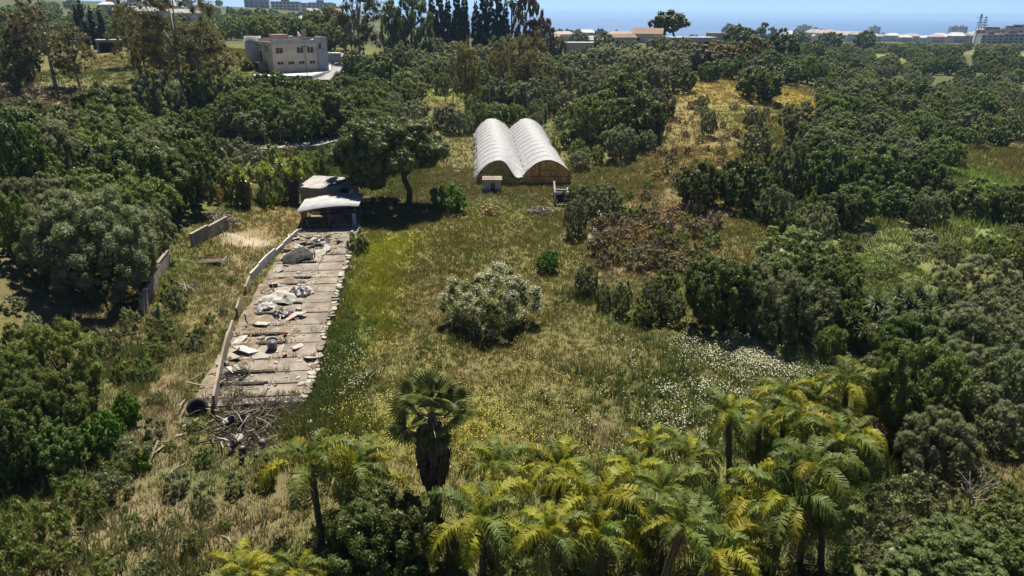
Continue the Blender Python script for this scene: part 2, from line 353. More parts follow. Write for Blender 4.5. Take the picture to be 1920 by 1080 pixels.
def gcol(x, y):
    x = np.asarray(x, float); y = np.asarray(y, float)
    n1 = fbm(x*.11, y*.11, 4); n2 = fbm(x*.5+40, y*.5, 3); n3 = fbm(x*.03+9, y*.03, 3); n4 = fbm(x*.33+71, y*.33+13, 3)
    c = np.empty(x.shape+(3,))
    t = sst(.38, .62, n1)[..., None]; c[:] = np.array(OLIVE)*(1-t)+np.array(GREEN)*t
    t = (.6*sst(.48, .68, n3))[..., None]; c = c*(1-t)+np.array(DRY)*t
    jx = (n1-.5)*3+(n2-.5)*2; jy = (n3-.5)*6+(n2-.5)*3
    for X, Y, a, b, k, s in _PW:
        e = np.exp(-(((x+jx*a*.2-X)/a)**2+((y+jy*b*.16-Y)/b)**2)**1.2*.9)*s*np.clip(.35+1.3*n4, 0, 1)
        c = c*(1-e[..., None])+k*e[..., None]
    t = (sst(240, 330, y+x*.2)*.85)[..., None]; c = c*(1-t)+np.array((.075,.085,.04))*t*(.7+.6*n1)[..., None]
    for X, Y, a, b, k, s in _PW:
        if Y < 235: continue
        e = np.exp(-(((x-X)/a)**2+((y-Y)/b)**2)**1.3*.9)*s; c = c*(1-e[..., None])+k*e[..., None]
    return c*(.7+.4*n2)[..., None]
def axis(lo, hi, f0, f1, step, g=1.09):
    a = list(np.arange(f0, f1, step)); s = step
    while a[-1] < hi: s *= g; a.append(a[-1]+s)
    s = step
    while a[0] > lo: s *= g; a.insert(0, a[0]-s)
    return np.array(a)
gx = axis(-6000, 6000, -70, 75, .8); gy = axis(-60, 3600, 20, 200, .8, 1.06)
GX, GY = np.meshgrid(gx, gy); GZ = hgt(GX, GY)
nx_, ny_ = len(gx), len(gy)
idx = np.arange(nx_*ny_).reshape(ny_, nx_)
F = np.stack([idx[:-1, :-1], idx[:-1, 1:], idx[1:, 1:], idx[1:, :-1]], -1).reshape(-1, 4)
gm, n, bs, out = newmat('ground_cover')
a_ = n.nodes.new('ShaderNodeAttribute'); a_.attribute_name = 'tint'
f1 = noise(n, 1.3, 8, .75, 'World'); f2 = noise(n, 9, 5, .7, 'World')
c_ = mixc(n, a_.outputs['Color'], mixc(n, a_.outputs['Color'], (.45,.43,.42), 1.0, 'MULTIPLY'), ramp(n, f1, .5, .72))
c_ = mixc(n, c_, mixc(n, c_, (1.7,1.6,1.45), 1.0, 'MULTIPLY'), ramp(n, f2, .5, .75))
n.links.new(c_, bs.inputs['Base Color']); bs.inputs['Roughness'].default_value = .95; bs.inputs['Specular IOR Level'].default_value = .08
bump(n, f2, .9, .12, bs)
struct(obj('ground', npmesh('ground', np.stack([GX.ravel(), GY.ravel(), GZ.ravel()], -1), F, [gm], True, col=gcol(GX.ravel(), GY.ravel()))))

# sea to the horizon
sm, n, bs, out = newmat('sea_water')
bs.inputs['Base Color'].default_value = (.012,.07,.2,1); bs.inputs['Roughness'].default_value = .35; bs.inputs['Specular IOR Level'].default_value = .4
mp = n.nodes.new('ShaderNodeMapping'); g_ = n.nodes.new('ShaderNodeNewGeometry'); n.links.new(g_.outputs['Position'], mp.inputs[0]); mp.inputs['Scale'].default_value = (.0004, .0016, .001)
n.links.new(mixc(n, (.010,.06,.19), (.03,.10,.25), ramp(n, noise(n, 1, 4, .6, vec=mp.outputs[0]), .4, .65)), bs.inputs['Base Color'])
SEA = -82.0
struct(obj('sea', npmesh('sea', [(-30000,1400,SEA),(45000,1400,SEA),(45000,60000,SEA),(-30000,60000,SEA)], [(0,1,2,3)], [sm])))

# ------------------------------------------------------------------ vegetation: prototypes
def unit(v): return v/np.maximum(np.linalg.norm(v, axis=-1, keepdims=True), 1e-9)
def leaves(P, N, L, wr, rs, jit=.55, droop=0.0):
    """one pointed quad per point: P positions, N facing, L length"""
    n = len(P); N = unit(N+rs.normal(0, jit, (n, 3)))
    T = unit(np.cross(N, rs.normal(0, 1, (n, 3)))); T[:, 2] -= droop; T = unit(T); B = unit(np.cross(N, T))
    L = (L*rs.uniform(.7, 1.35, n))[:, None]; w = L*wr
    V = np.stack([P-T*L*.5, P+B*w*.5, P+T*L*.5+N*L*.06, P-B*w*.5], 1).reshape(-1, 3)
    return V, np.arange(4*n).reshape(n, 4)
_g = (1+5**.5)/2
ICO_V = unit(np.array([(-1,_g,0),(1,_g,0),(-1,-_g,0),(1,-_g,0),(0,-1,_g),(0,1,_g),(0,-1,-_g),(0,1,-_g),(_g,0,-1),(_g,0,1),(-_g,0,-1),(-_g,0,1)]))
ICO_F = np.array([(0,11,5),(0,5,1),(0,1,7),(0,7,10),(0,10,11),(1,5,9),(5,11,4),(11,10,2),(10,7,6),(7,1,8),(3,9,4),(3,4,2),(3,2,6),(3,6,8),(3,8,9),(4,9,5),(2,4,11),(6,2,10),(8,6,7),(9,8,1)])
def cores(C, Rr, k, rs):
    """twiggy solid heart of each leaf clump"""
    n = len(C); V = C[:, None]+ICO_V[None]*(Rr*k)[:, None, None]*rs.uniform(.55, 1.25, (n, 12, 1))
    return V.reshape(-1, 3), (ICO_F[None]+np.arange(n)[:, None, None]*12).reshape(-1, 3)
def lobed(rs, main, n1, r1, n2, r2, up=.15, flat=1.0):
    """two levels of lobes on an ellipsoid (centre, radii): returns sub-lobe centres and radii"""
    c0, rad = np.array(main[0]), np.array(main[1]); C = []; Rr = []
    k = np.arange(n1); ph = k*2.39996+rs.uniform(0, 6)
    zz = 1-2*(k+.5)/n1; zz = np.clip(zz+rs.uniform(-.12, .12, n1), -.8, 1); q = np.sqrt(np.clip(1-zz*zz, 0, 1))
    D = np.stack([q*np.cos(ph), q*np.sin(ph), zz], -1)
    for d in D:
        c = c0+d*rad*rs.uniform(.56, .86); rr = r1*rs.uniform(.65, 1.3)
        dd = unit(rs.normal(0, 1, (n2, 3))+np.array([d[0], d[1], d[2]+up])*.9)
        for e in dd:
            C.append(c+e*rr*rs.uniform(.6, .95)*np.array([1, 1, flat])); Rr.append(r2*rs.uniform(.65, 1.3))
    return np.array(C), np.array(Rr)
def crown(name, C, Rr, nleaf, L, wr, mats, rs, jit=.6, shell=.7, keep=.62, fl=None, droop=0.0, zmin=.03, core=.76, inner=None):
    p = Rr**2/np.sum(Rr**2); k = rs.choice(len(C), nleaf, p=p)
    d = unit(rs.normal(0, 1, (nleaf, 3))+np.array([0, 0, .35]))
    P = C[k]+d*(Rr[k]*(shell+(1.22-shell)*rs.uniform(0, 1, nleaf)**1.3))[:, None]
    # drop leaves buried deep inside other lobes
    ok = np.ones(nleaf, bool)
    for i in range(0, nleaf, 4000):
        q = np.linalg.norm(P[i:i+4000, None]-C[None], axis=2)/Rr[None]
        ok[i:i+4000] = (q < keep*.8).sum(1) < 2
    ok &= P[:, 2] > zmin
    P, d = P[ok], d[ok]
    V, F = leaves(P, d, L, wr, rs, jit, droop)
    fm = np.zeros(len(F), int)
    if fl:                                         # some leaves are flowers, in clusters towards the light
        nz = fbm(P[:, 0]*3+P[:, 2]*1.3+7, P[:, 1]*3+11, 2)
        m = (rs.rand(len(P)) < fl[0]) & (nz > fl[1]) & (d[:, 2] > (fl[2] if len(fl) > 2 else .05)); fm[m] = 1
        if len(mats) > 2: fm[(rs.rand(len(P)) < .5) & (P[:, 0] > .35) & (P[:, 2] > .5) & (d[:, 2] > .2) & (nz < .5)] = 2
    F = np.concatenate([F[:, [0, 1, 2]], F[:, [0, 2, 3]]]); fm = np.concatenate([fm, fm]); smf = np.zeros(len(F), bool)
    if core:
        cC, cR = (C, Rr*core) if inner is None else (np.concatenate([C, inner[0]]), np.concatenate([Rr*core, inner[1]])); cv, cf = cores(cC, cR, 1.0, rs); cv[:, 2] = np.maximum(cv[:, 2], .02); F = np.concatenate([F, cf+len(V)]); V = np.concatenate([V, cv]); fm = np.concatenate([fm, np.zeros(len(C)*20, int), np.full(len(cf)-len(C)*20, len(mats))]); smf = np.concatenate([smf, np.ones(len(cf), bool)])
    me = npmesh(name, V, F, list(mats)+[M['bark']], False, fm); me.polygons.foreach_set('use_smooth', smf)
    return me
def norm(C, Rr, h0):
    q = np.percentile(np.hypot(C[:, 0], C[:, 1])+Rr, 90); z = np.percentile(C[:, 2]+Rr, 97)
    C = C*np.array([1/q, 1/q, h0/z]); return C, Rr/q
def trunk_mesh(C, rs, h0, r0, n=5, mat='bark', lean=.08):
    b = MB(); top = Vector((rs.uniform(-lean, lean), rs.uniform(-lean, lean), h0))
    b.tube([(0,0,-.15), (top.x*.3, top.y*.3, h0*.4), top], [r0*1.4, r0, r0*.8], 7)
    for i in rs.choice(len(C), min(n, len(C)), replace=False):
        c = Vector(C[i]); m = top.lerp(c, .5)+Vector((0, 0, .05)); b.tube([top-Vector((0, 0, r0)), m, c], [r0*.6, r0*.4, r0*.15], 5)
    return b.mesh('trunk', M[mat], True)
PROTO = {}
def proto(kind, lod, f, nv):
    PROTO[(kind, lod)] = [f(np.random.RandomState(abs(hash_(kind))+31*lod+977*i), lod) for i in range(nv)]
def hash_(s): return sum((i+1)*ord(c) for i, c in enumerate(s))*13 % 100000
LF = {0: (38000, .043), 1: (13000, .066), 2: (3800, .112)}       # leaves and leaf length for a crown of radius one
def mk_round(mat, zc=.78, rz=.72, n1=26, r1=.29, n2=13, r2=.085, wr=.5, dens=1.0, lf=1.0, bark='bark', jit=.42, fl=None, mats=None, h0=.35, up=.15):
    def f(rs, lod):
        a, b = rs.uniform(.88, 1.05), rs.uniform(.88, 1.05)
        C, Rr = lobed(rs, ((0, 0, zc), (a, b, rz)), n1, r1, n2, r2, up); C[:, 2] = np.maximum(C[:, 2], .12); n0 = len(C)
        dI = unit(rs.normal(0, 1, (12, 3))); C = np.concatenate([C, np.array([0, 0, zc*.95])+dI*np.array([a, b, rz])*.26]); Rr = np.concatenate([Rr, np.full(12, .2)])
        C, Rr = norm(C, Rr, 1.5); inn = (C[n0:], Rr[n0:]); C, Rr = C[:n0], Rr[:n0]; nl, L = LF[lod]
        cm = crown('crown', C, Rr, int(nl*dens), L*lf, wr, mats or [M[mat]], rs, jit, fl=fl)
        return cm, trunk_mesh(C, rs, h0, .055, 5, bark), 1.5
    return f
for lod in (0, 1, 2):
    nv = (2, 3, 3)[lod]
    proto('olive', lod, mk_round('olive', wr=.42, lf=.95, n1=26, r1=.29, r2=.085, dens=.95), nv)
    proto('carob', lod, mk_round('carob', wr=.62, n1=26, r1=.29, r2=.085, rz=.68), nv)
    proto('mid', lod, mk_round('mid', wr=.5, n1=26, r1=.29, r2=.085, rz=.7, dens=.9), nv)
for lod in (1, 2):
    proto('green', lod, mk_round('green', zc=.62, rz=.6, wr=.6, n1=26, r1=.29, r2=.085), 2)
    proto('ochre', lod, mk_round('ochre', wr=.5, n1=26, r1=.29, r2=.085, dens=.75), 2)
    proto('grey', lod, mk_round('grey', wr=.4, n1=26, r1=.29, r2=.085, dens=.9), 2)
    proto('pale', lod, mk_round('olive', wr=.45, n1=26, r1=.29, r2=.085, dens=1.0, mats=[M['mid'], M['whitefl']], fl=(.30, .5)), 2)
    proto('rust', lod, mk_round('rust', zc=1.0, rz=.95, wr=.4, n1=26, r1=.29, r2=.085, dens=.8), 1)
    proto('conifer', lod, mk_round('carob', zc=1.0, rz=.95, wr=.3, n1=26, r1=.29, r2=.085, dens=1.2, h0=.8), 2)
def mk_scrub(mat):
    def f(rs, lod):
        C, Rr = lobed(rs, ((0, 0, .35), (.75, .75, .45)), 10, .3, 4, .2, .3); C[:, 2] = np.maximum(C[:, 2], .1)
        return crown('crown', C, Rr, (3000, 1500, 700)[lod], (.075, .1, .15)[lod], .3, [M[mat]], rs, .9, core=.6), None, .95
    return f
for k, m_ in (('scrub', 'scrub'), ('oscrub', 'ochre_scrub'), ('gscrub', 'grey'), ('shrub', 'mid'), ('dshrub', 'olive')):
    proto(k, 1, mk_scrub(m_), 2); proto(k, 2, mk_scrub(m_), 2)
def mk_euc(mat, bark='bark_pale', hh=2.6):
    def f(rs, lod):
        C = []; Rr = []
        for i in range(26):
            z = hh*(.28+.72*((i+.5)/26)); q = .95*math.sin(math.pi*min(1, .15+.8*(1-(z/hh))**.75))*rs.uniform(.3, 1)
            t = rs.uniform(0, 6.28); c = np.array([q*math.cos(t), q*math.sin(t), z])
            for j in range(5):
                C.append(c+rs.normal(0, .15, 3)); Rr.append(rs.uniform(.09, .2))
        C = np.array(C); Rr = np.array(Rr); nl, L = LF[lod]
        return crown('crown', C, Rr, int(nl*.8), L*1.05, .33, [M[mat]], rs, .9, shell=.15, droop=.5, core=.45), trunk_mesh(C, rs, hh*.45, .05, 12, bark), hh
    return f
for lod in (0, 1): proto('euc', lod, mk_euc('euc'), 2)
proto('euc', 2, mk_euc('euc'), 2)
proto('loose', 1, mk_euc('ochre', 'bark', 1.9), 2); proto('loose', 2, mk_euc('ochre', 'bark', 1.9), 2)
def mk_cyp(rs, lod):
    zz = np.linspace(.3, 8.2, 26); C = []; Rr = []
    for z in zz:
        q = .85*math.sin(math.pi*min(.98, (z/8.6)**.62*.98+.02))**.7+.06
        for j in range(4):
            t = rs.uniform(0, 6.28); C.append((q*.55*math.cos(t), q*.55*math.sin(t), z+rs.uniform(-.2, .2))); Rr.append(q*.5*rs.uniform(.8, 1.2))
    C = np.array(C); Rr = np.array(Rr)
    return crown('crown', C, Rr, (6000, 4000, 1800)[lod], (.16, .2, .28)[lod], .35, [M['cyp']], rs, .5, shell=.5, keep=.8, core=.85), trunk_mesh(C, rs, 1.0, .1, 1), 8.5
proto('cypress', 1, mk_cyp, 2); proto('cypress', 2, mk_cyp, 2)
def mk_upine(rs, lod):
    """umbrella pine: bare leaning trunk, flat-bottomed dome of needles"""
    C, Rr = lobed(rs, ((0, 0, .95), (1, 1, .55)), 70, .2, 9, .11, .3, .8); C, Rr = norm(C, Rr, 1.5); C[:, 2] = np.maximum(C[:, 2], .42+.1*rs.rand(len(C))+.42*sst(-.35, .3, C[:, 0]))
    me = crown('crown', C, Rr, (60000, 9000, 3000)[lod], (.036, .055, .11)[lod], .3, [M['pine']], rs, .6, shell=.7, core=.8)
    b = MB(); b.tube([(.33, 0, -.1), (.31, 0, .15), (.33, 0, .32), (.25, .0, .48), (.2, 0, .8), (.12, 0, 1.1)], [.07, .058, .055, .05, .042, .03], 9)
    for i in range(9):
        t = i*.7; b.tube([(.24, 0, .55+.03*i), (.24+.3*math.cos(t), .3*math.sin(t), .85+.02*i), (.1+.75*math.cos(t), .7*math.sin(t), 1.08)], [.028, .02, .008], 5)
    return me, b.mesh('trunk', M['bark'], True), 1.5
proto('upine', 0, mk_upine, 1); proto('upine', 2, mk_upine, 1)

# ------------------------------------------------------------------ placing plants
THINGS = []                                    # (object, kind phrase, category, px, py, region, Y)
PLACED = []                                    # (x, y, radius)
KP = {'olive': ('olive_tree', 'grey-green olive', 'tree'), 'carob': ('evergreen_tree', 'dark evergreen', 'tree'), 'mid': ('leafy_tree', 'mid-green tree', 'tree'),
 'green': ('green_bush', 'bright green leafy bush', 'bush'), 'ochre': ('ochre_tree', 'ochre-leaved broad tree', 'tree'), 'grey': ('silver_bush', 'silvery grey shrub', 'bush'), 'pale': ('flowering_tree', 'pale cream-flowering tree', 'tree'),
 'rust': ('rusty_tree', 'rust-brown conifer', 'tree'), 'conifer': ('conifer_tree', 'tall dark conifer', 'tree'), 'scrub': ('scrub_bush', 'brown scrub bush', 'bush'), 'oscrub': ('scrub_bush', 'ochre scrub bush', 'bush'),
 'gscrub': ('scrub_bush', 'grey scrub bush', 'bush'), 'shrub': ('low_shrub', 'low green shrub', 'bush'), 'dshrub': ('low_shrub', 'low grey-green shrub', 'bush'), 'euc': ('eucalyptus_tree', 'tall brownish eucalyptus', 'tree'),
 'loose': ('loose_tree', 'thin yellow-green tree', 'tree'), 'cypress': ('cypress_tree', 'slim dark cypress', 'tree'), 'upine': ('umbrella_pine', 'umbrella pine', 'tree')}
def plant(kind, X, Y, Z, w, h, px, py, lod, label=None, rz=None, region=None, sink=.03):
    nm, ph, cat = KP[kind]
    while (kind, lod) not in PROTO: lod = lod+1 if lod < 2 else 1
    cm, tm, h0 = random.choice(PROTO[(kind, lod)])
    e = empty(nm, (X, Y, Z-sink*h), random.uniform(0, 6.28) if rz is None else rz, (w/2, w/2, h/h0))
    obj('crown', cm, e)
    if tm: obj('trunk', tm, e)
    e['category'] = cat
    if label: e['label'] = label
    else: THINGS.append((e, ph, cat, px, py, region, Y))
    PLACED.append((X, Y, w/2))
    return e
def lod_of(wpx): return 0 if wpx > 125 else 1 if wpx > 52 else 2
def tree(kind, cx, cy, w, h, label=None, region=None):
    """a plant given by the box its crown fills in the photograph: stands on the ground at real size"""
    X, Y, Z, d = hit(cx, cy, hpx=h*.5)
    s = d/FPX
    return plant(kind, X, Y, Z, w*s*.97, h*s*1.0, cx, cy, lod_of(w), label, None, region)
def stand(kind, px, ytop, ybase, w, label=None, lod=None, region=None):
    """a tall plant given by its foot and top"""
    X, Y, Z, d = hit(px, ybase); s = d/FPX
    return plant(kind, X, Y, Z, w*s, (ybase-ytop)*s*1.03, px, (ytop+ybase)/2, lod_of(w) if lod is None else lod, label, None, region)
def many(kind, txt, region=None):
    for t in txt.split(';'):
        v = [float(q) for q in t.split(',')]; tree(kind, *v, region=region)
def inpoly(x, y, poly):
    c = False; n = len(poly)
    for i in range(n):
        x0, y0 = poly[i]; x1, y1 = poly[i-1]
        if (y0 > y) != (y1 > y) and x < (x1-x0)*(y-y0)/(y1-y0)+x0: c = not c
    return c
def fill(poly, kinds, wts, wm, hm, ntry, region, gap=.8, maxn=999, avoid=None, ymax=900):
    xs = [p[0] for p in poly]; ys = [p[1] for p in poly]; k = 0
    for _ in range(ntry):
        px = random.uniform(min(xs), max(xs)); py = random.uniform(min(ys), max(ys))
        if not inpoly(px, py, poly): continue
        w = random.uniform(*wm); h = w*random.uniform(*hm)
        X, Y, Z, d = hit(px, py, hm=h*.5)
        if Y > ymax: continue
        if any((X-a)**2+(Y-b)**2 < (gap*(r+w/2))**2 for a, b, r in PLACED): continue
        if avoid and avoid(X, Y): continue
        plant(random.choices(kinds, wts)[0], X, Y, Z, w, h, px, py, lod_of(w*FPX/d), None, None, region); k += 1
        if k >= maxn: break
    return k

PINE = stand('upine', 742, 222, 392, 1, 'x', 0)
bpy.data.objects.remove(PINE.children[0]); bpy.data.objects.remove(PINE.children[0]); bpy.data.objects.remove(PINE); PLACED.pop()
X, Y, Z, d = hit(768, 390); s = d/FPX
pw = 207*s; PINE = plant('upine', X-.33*pw/2*1.0, Y+1.0, Z, pw, 13.6, 730, 290, 0, 'large dark umbrella pine shading the ground beside the barrel-roofed shelter', 0.0)

LH = 'on the left hillside'
many('carob', '205,208,130,95;262,322,190,130;352,335,100,110;45,300,95,150;200,330,120,100;30,45,70,60', LH)
many('olive', '300,190,100,115;92,288,140,120;22,110,85,105;70,390,140,120;185,455,225,185;120,440,170,160;285,430,80,100;395,290,55,75;430,330,70,70', LH)
many('mid', '150,385,150,110;20,420,90,130;60,330,110,90;240,395,120,110;300,270,90,60', LH)
many('mid', '110,680,160,160;30,655,100,100;35,730,130,150;90,770,150,150', 'on the bank at the left edge')
many('carob', '20,840,110,140;100,840,110,100', 'on the bank at the left edge')
many('green', '195,815,75,90;235,765,55,65', 'beside the track at the left edge')
many('shrub', '130,915,90,60;40,985,90,90;100,975,80,60;170,950,70,50;30,1045,100,70;110,1035,80,50;215,880,70,50;270,690,60,40;230,690,50,40;300,620,60,40;320,545,50,40;460,700,20,20;170,555,50,30', 'beside the track at the left edge')
many('dshrub', '240,850,90,60;210,905,80,60;330,900,60,50;380,925,50,45;440,905,50,40;330,560,50,40;300,590,60,35;385,950,40,30;240,600,50,40;205,640,60,50;360,640,50,30', 'beside the grassy track')
stand('euc', 105, 22, 165, 120); stand('euc', 60, 40, 150, 90); stand('euc', 150, 60, 165, 80); stand('euc', 345, -15, 190, 140); stand('euc', 412, 45, 175, 85); stand('euc', 315, 40, 160, 70)
stand('loose', 250, 22, 125, 80, 'yellow-green leafy tree between the eucalyptuses, beside the grey hillside hut'); stand('loose', 275, 60, 150, 60); stand('euc', 380, 80, 200, 80)
for x, t in ((156, 12), (165, -3), (182, 12), (199, 14)): stand('cypress', x, t, 92, 20, region='behind the grey hillside hut')
OR = 'below the concrete building'
many('carob', '490,158,45,38;525,155,45,38;560,163,48,40;596,168,42,36;634,168,44,36;655,168,60,50;690,160,50,40;450,165,45,45', OR)
many('mid', '430,210,80,70;500,212,75,65;565,225,80,65;620,205,85,75;665,195,70,60;655,226,75,50;700,225,60,50;605,233,60,45;375,180,60,80;370,240,60,70;680,180,60,50;712,190,40,40;460,235,60,50;530,190,60,50;590,200,50,40', OR)
many('olive', '540,233,70,50;470,236,70,50;420,228,60,60;640,225,60,50;690,228,60,40;730,215,30,30;410,180,60,60', OR)
many('grey', '470,300,75,60;445,280,50,40', 'on the slope below the roadside fence')
many('shrub', '512,287,52,34;560,300,50,40;430,350,50,50;575,330,50,50;600,300,50,50;415,300,40,40;520,335,60,60;500,360,50,50', 'on the slope below the roadside fence')
many('oscrub', '432,282,28,16;452,285,26,16;540,283,30,16;400,360,40,40;480,284,24,14', 'on the slope below the roadside fence')
CB = 'on the ridge behind the tunnels'
many('carob', '705,133,80,58;665,118,50,45;745,120,50,50', CB)
many('pale', '765,165,75,58')
many('olive', '778,207,58,36;820,95,55,45;860,100,50,40;800,125,60,45;755,100,50,45;900,108,60,40;938,92,50,45;970,95,60,45;835,125,60,40;1045,85,40,35;990,115,60,40;1025,140,60,50;880,125,60,40;950,130,50,40;780,112,50,40', CB)
many('mid', '845,112,50,35;790,100,40,30;740,140,40,30;915,130,50,40;700,180,40,40', CB)
stand('euc', 675, -15, 120, 110); stand('euc', 662, 20, 125, 50); stand('conifer', 773, -2, 112, 85, lod=1); stand('conifer', 738, 20, 105, 50, lod=1)
for x, t in ((812, -10), (826, -22), (842, -8), (858, -22), (872, -15), (893, 5), (906, -12), (921, 0), (936, -14), (948, 6)):
    stand('cypress', x, t, 96, 25, lod=1, region='in the ridge-top row behind the tunnels')
stand('rust', 988, 0, 105, 58, 'rust-brown bare-looking conifer at the right end of the cypress row', lod=1); stand('rust', 1016, 40, 108, 50, 'smaller rust-brown tree beside the pale hut on the ridge', lod=1)
stand('loose', 995, 82, 190, 100, 'broad yellow-green tree behind the white tunnels', lod=1); stand('loose', 875, 100, 215, 62, 'thin yellow-green tree beside the leaning power pole', lod=1)
stand('loose', 940, 100, 180, 50)
BG = 'close behind the tunnels'
many('mid', '920,215,70,45;962,215,50,40;890,215,50,60;948,190,60,40', BG)
many('olive', '930,178,65,60;985,182,70,60;1030,178,55,60;838,222,60,50;1010,205,40,40;905,180,50,40;1005,225,30,30;870,230,40,40', BG)
SR = 'on the slope right of the tunnels'
many('olive', '1085,128,75,55;1140,112,70,50;1205,130,80,65;1110,165,70,60;1232,150,70,55;1165,268,68,58;1212,263,40,38;1055,150,60,55;1240,195,60,55;1060,195,50,45;1100,205,60,50;1150,140,60,40;1088,300,44,34;1075,115,40,40', SR)
many('carob', '1172,170,95,75;1130,222,115,95;1195,222,100,90;1090,245,50,50;1065,262,35,30;1225,235,50,50', SR)
many('shrub', '1085,280,50,35;1040,275,30,40;1055,225,40,30;1120,290,40,30;1215,345,26,18;1180,365,22,16', SR)
many('olive', '1080,408,50,72;1100,375,50,55;1138,378,66,65;1075,365,40,40', 'beside the roofless block hut')
OM = 'along the foot of the scrubby mound'
many('olive', '1101,524,50,64;1134,553,34,50;1166,558,40,68;1225,562,55,72;1265,575,50,60', OM)
many('mid', '1250,535,50,60;1205,590,40,40', OM)
many('carob', '1352,548,140,140', OM); many('olive', '1470,580,130,135;1400,545,90,110', OM); many('carob', '1560,545,75,100;1515,560,60,90;1590,600,60,80', OM)
many('pale', '1487,474,130,92')
MH = 'on the grassy mound'
many('carob', '1425,157,92,58;1282,150,55,45;1310,347,90,82;1392,342,100,92;1330,134,50,36;1360,128,50,36', MH)
many('olive', '1330,232,36,46;1415,222,48,36;1420,268,64,62;1500,228,75,72;1478,310,75,100;1317,192,26,28;1530,420,75,75;1452,385,60,70;1490,395,40,40', MH)
many('shrub', '1480,415,50,45;1240,440,40,35;1450,345,40,40;1520,380,40,40;1290,415,40,30;1200,400,34,28', MH)
many('carob', '1560,330,100,110;1640,325,110,100;1720,335,95,90;1600,380,90,70;1680,380,80,60;1830,375,100,70;1900,385,85,75;1780,365,70,60', 'in the wooded dip right of the mound')
many('olive', '1725,400,40,60;1840,530,130,100;1890,560,90,70;1780,480,50,50', 'in the meadow right of the mound'); many('mid', '1905,480,60,70;1850,470,50,50;1560,645,60,72;1790,560,50,60', 'in the meadow right of the mound')
RE = 'on the bank at the right edge'
many('olive', '1830,645,175,140;1895,715,105,130;1905,640,90,100;1885,800,90,90', RE); many('carob', '1725,735,175,200;1660,690,70,80;1780,785,85,95', RE)
many('mid', '1800,1035,190,75;1890,985,120,70;1720,1062,130,50;1860,1065,140,55;1910,1045,90,80', RE); many('gscrub', '1700,925,110,80;1655,985,80,60;1745,895,90,60;1610,1015,70,50;1690,985,80,50;1770,945,80,50;1840,880,60,40;1640,1045,60,40;1650,925,60,50', RE); many('shrub', '1820,985,70,45;1880,925,80,50;1580,1050,50,40', RE)
many('carob', '712,1008,215,170;672,985,110,100'); many('shrub', '960,1062,120,60;1050,1065,80,50'); many('shrub', '860,1040,60,50;1120,1060,60,40')
RG = 'around the houses on the far ridge'
stand('upine', 1253, 25, 78, 75, 'dark umbrella pine above the low houses on the ridge', 2)
many('olive', '1135,82,48,42;1235,88,50,40;1275,95,60,48;1200,112,85,46;1180,98,50,40;1120,105,50,35;1310,110,60,40;1160,120,60,40;1260,118,70,45', RG)
many('ochre', '1340,105,95,50;1412,100,80,62;1300,105,50,40;1850,205,60,40', 'below the blue-walled house'); many('carob', '1385,72,60,45;1430,75,60,50;1462,95,70,65;1525,98,42,42;1555,82,50,40;1500,75,40,35;1622,78,42,40;1370,58,34,28;1345,55,20,16', RG)
many('green', '840,372,70,50', None); many('green', '1027,490,44,40', None)
many('oscrub', '920,392,60,20;500,890,40,30', None)

def av(X, Y): return (-13 < X < 14 and 108 < Y < 182) or (X < 0 and Y < 120)
n_ = fill([(1530,125),(1920,118),(1920,255),(1780,262),(1740,330),(1600,300),(1545,190)], ['olive','carob','mid'], [4,3,3], (5.5,8.5), (.75,1.0), 1500, 'in the wood right of the grassy mound', .9, 130)
n_ = fill([(1360,90),(1920,96),(1920,125),(1400,140)], ['olive','carob','mid'], [2,4,3], (7,10), (.7,1.0), 700, 'in the wood behind the grassy mound', .7, 90, lambda X, Y: Y > 720 or (Y > 480 and random.random() < .3))
fill([(1000,58),(1240,58),(1240,75),(1000,80)], ['carob','mid'], [4,4], (9,15), (.8,1.2), 400, 'in the wooded valley behind the ridge', .7, 60, lambda X, Y: Y < 330, 1400)
fill([(420,30),(640,34),(640,75),(440,75)], ['mid','carob'], [5,4], (10,16), (.7,1.1), 500, 'in the valley behind the building', .62, 90, lambda X, Y: Y < 260, 1200)
fill([(0,4),(440,4),(440,60),(0,62)], ['carob','mid'], [3,3], (8,13), (.6,.9), 300, 'on the far left hills', .8, 84, lambda X, Y: Y < 300, 1300)
fill([(0,60),(330,95),(330,150),(150,120),(0,110)], ['carob','mid','olive'], [3,2,4], (6,9), (.7,1.0), 300, 'between the hillside eucalyptuses', .7, 18, lambda X, Y: Y < 150 or -150 < X < -80)
fill([(0,230),(360,240),(340,380),(250,440),(0,440)], ['olive','mid','carob'], [4,2,3], (6,9), (.75,1.0), 500, LH, .62, 24)
fill([(400,175),(740,165),(740,215),(600,232),(400,236)], ['mid','olive','carob'], [5,3,3], (4.5,7), (.75,1.0), 300, OR, .68, 20)
fill([(665,95),(1060,95),(1060,150),(900,160),(640,150)], ['olive','mid','carob'], [4,3,4], (5,8), (.8,1.0), 500, CB, .68, 24)
fill([(1520,210),(1600,180),(1760,345),(1760,390),(1560,400),(1500,330)], ['olive','carob','mid'], [4,4,1], (5,8), (.8,1.0), 400, 'in the wooded dip right of the mound', .72, 26)
fill([(1300,510),(1600,510),(1600,585),(1320,575)], ['olive','carob'], [1,1], (4,6), (.8,1.0), 200, OM, .6, 10)
fill([(1640,640),(1920,560),(1920,900),(1840,870),(1680,820)], ['olive','carob'], [3,2], (4,6.5), (.8,1.0), 300, RE, .58, 14)
fill([(1120,395),(1340,385),(1345,490),(1130,492)], ['scrub','oscrub','gscrub','shrub'], [7,2,1,1], (2.2,4.2), (.5,.75), 600, 'on the scrubby mound face', .62, 46)
fill([(1190,200),(1480,170),(1470,300),(1340,390),(1180,400)], ['scrub','oscrub','gscrub','dshrub'], [5,2,2,2], (1.3,3.0), (.5,.8), 600, 'scattered over the grassy mound', .95, 75)
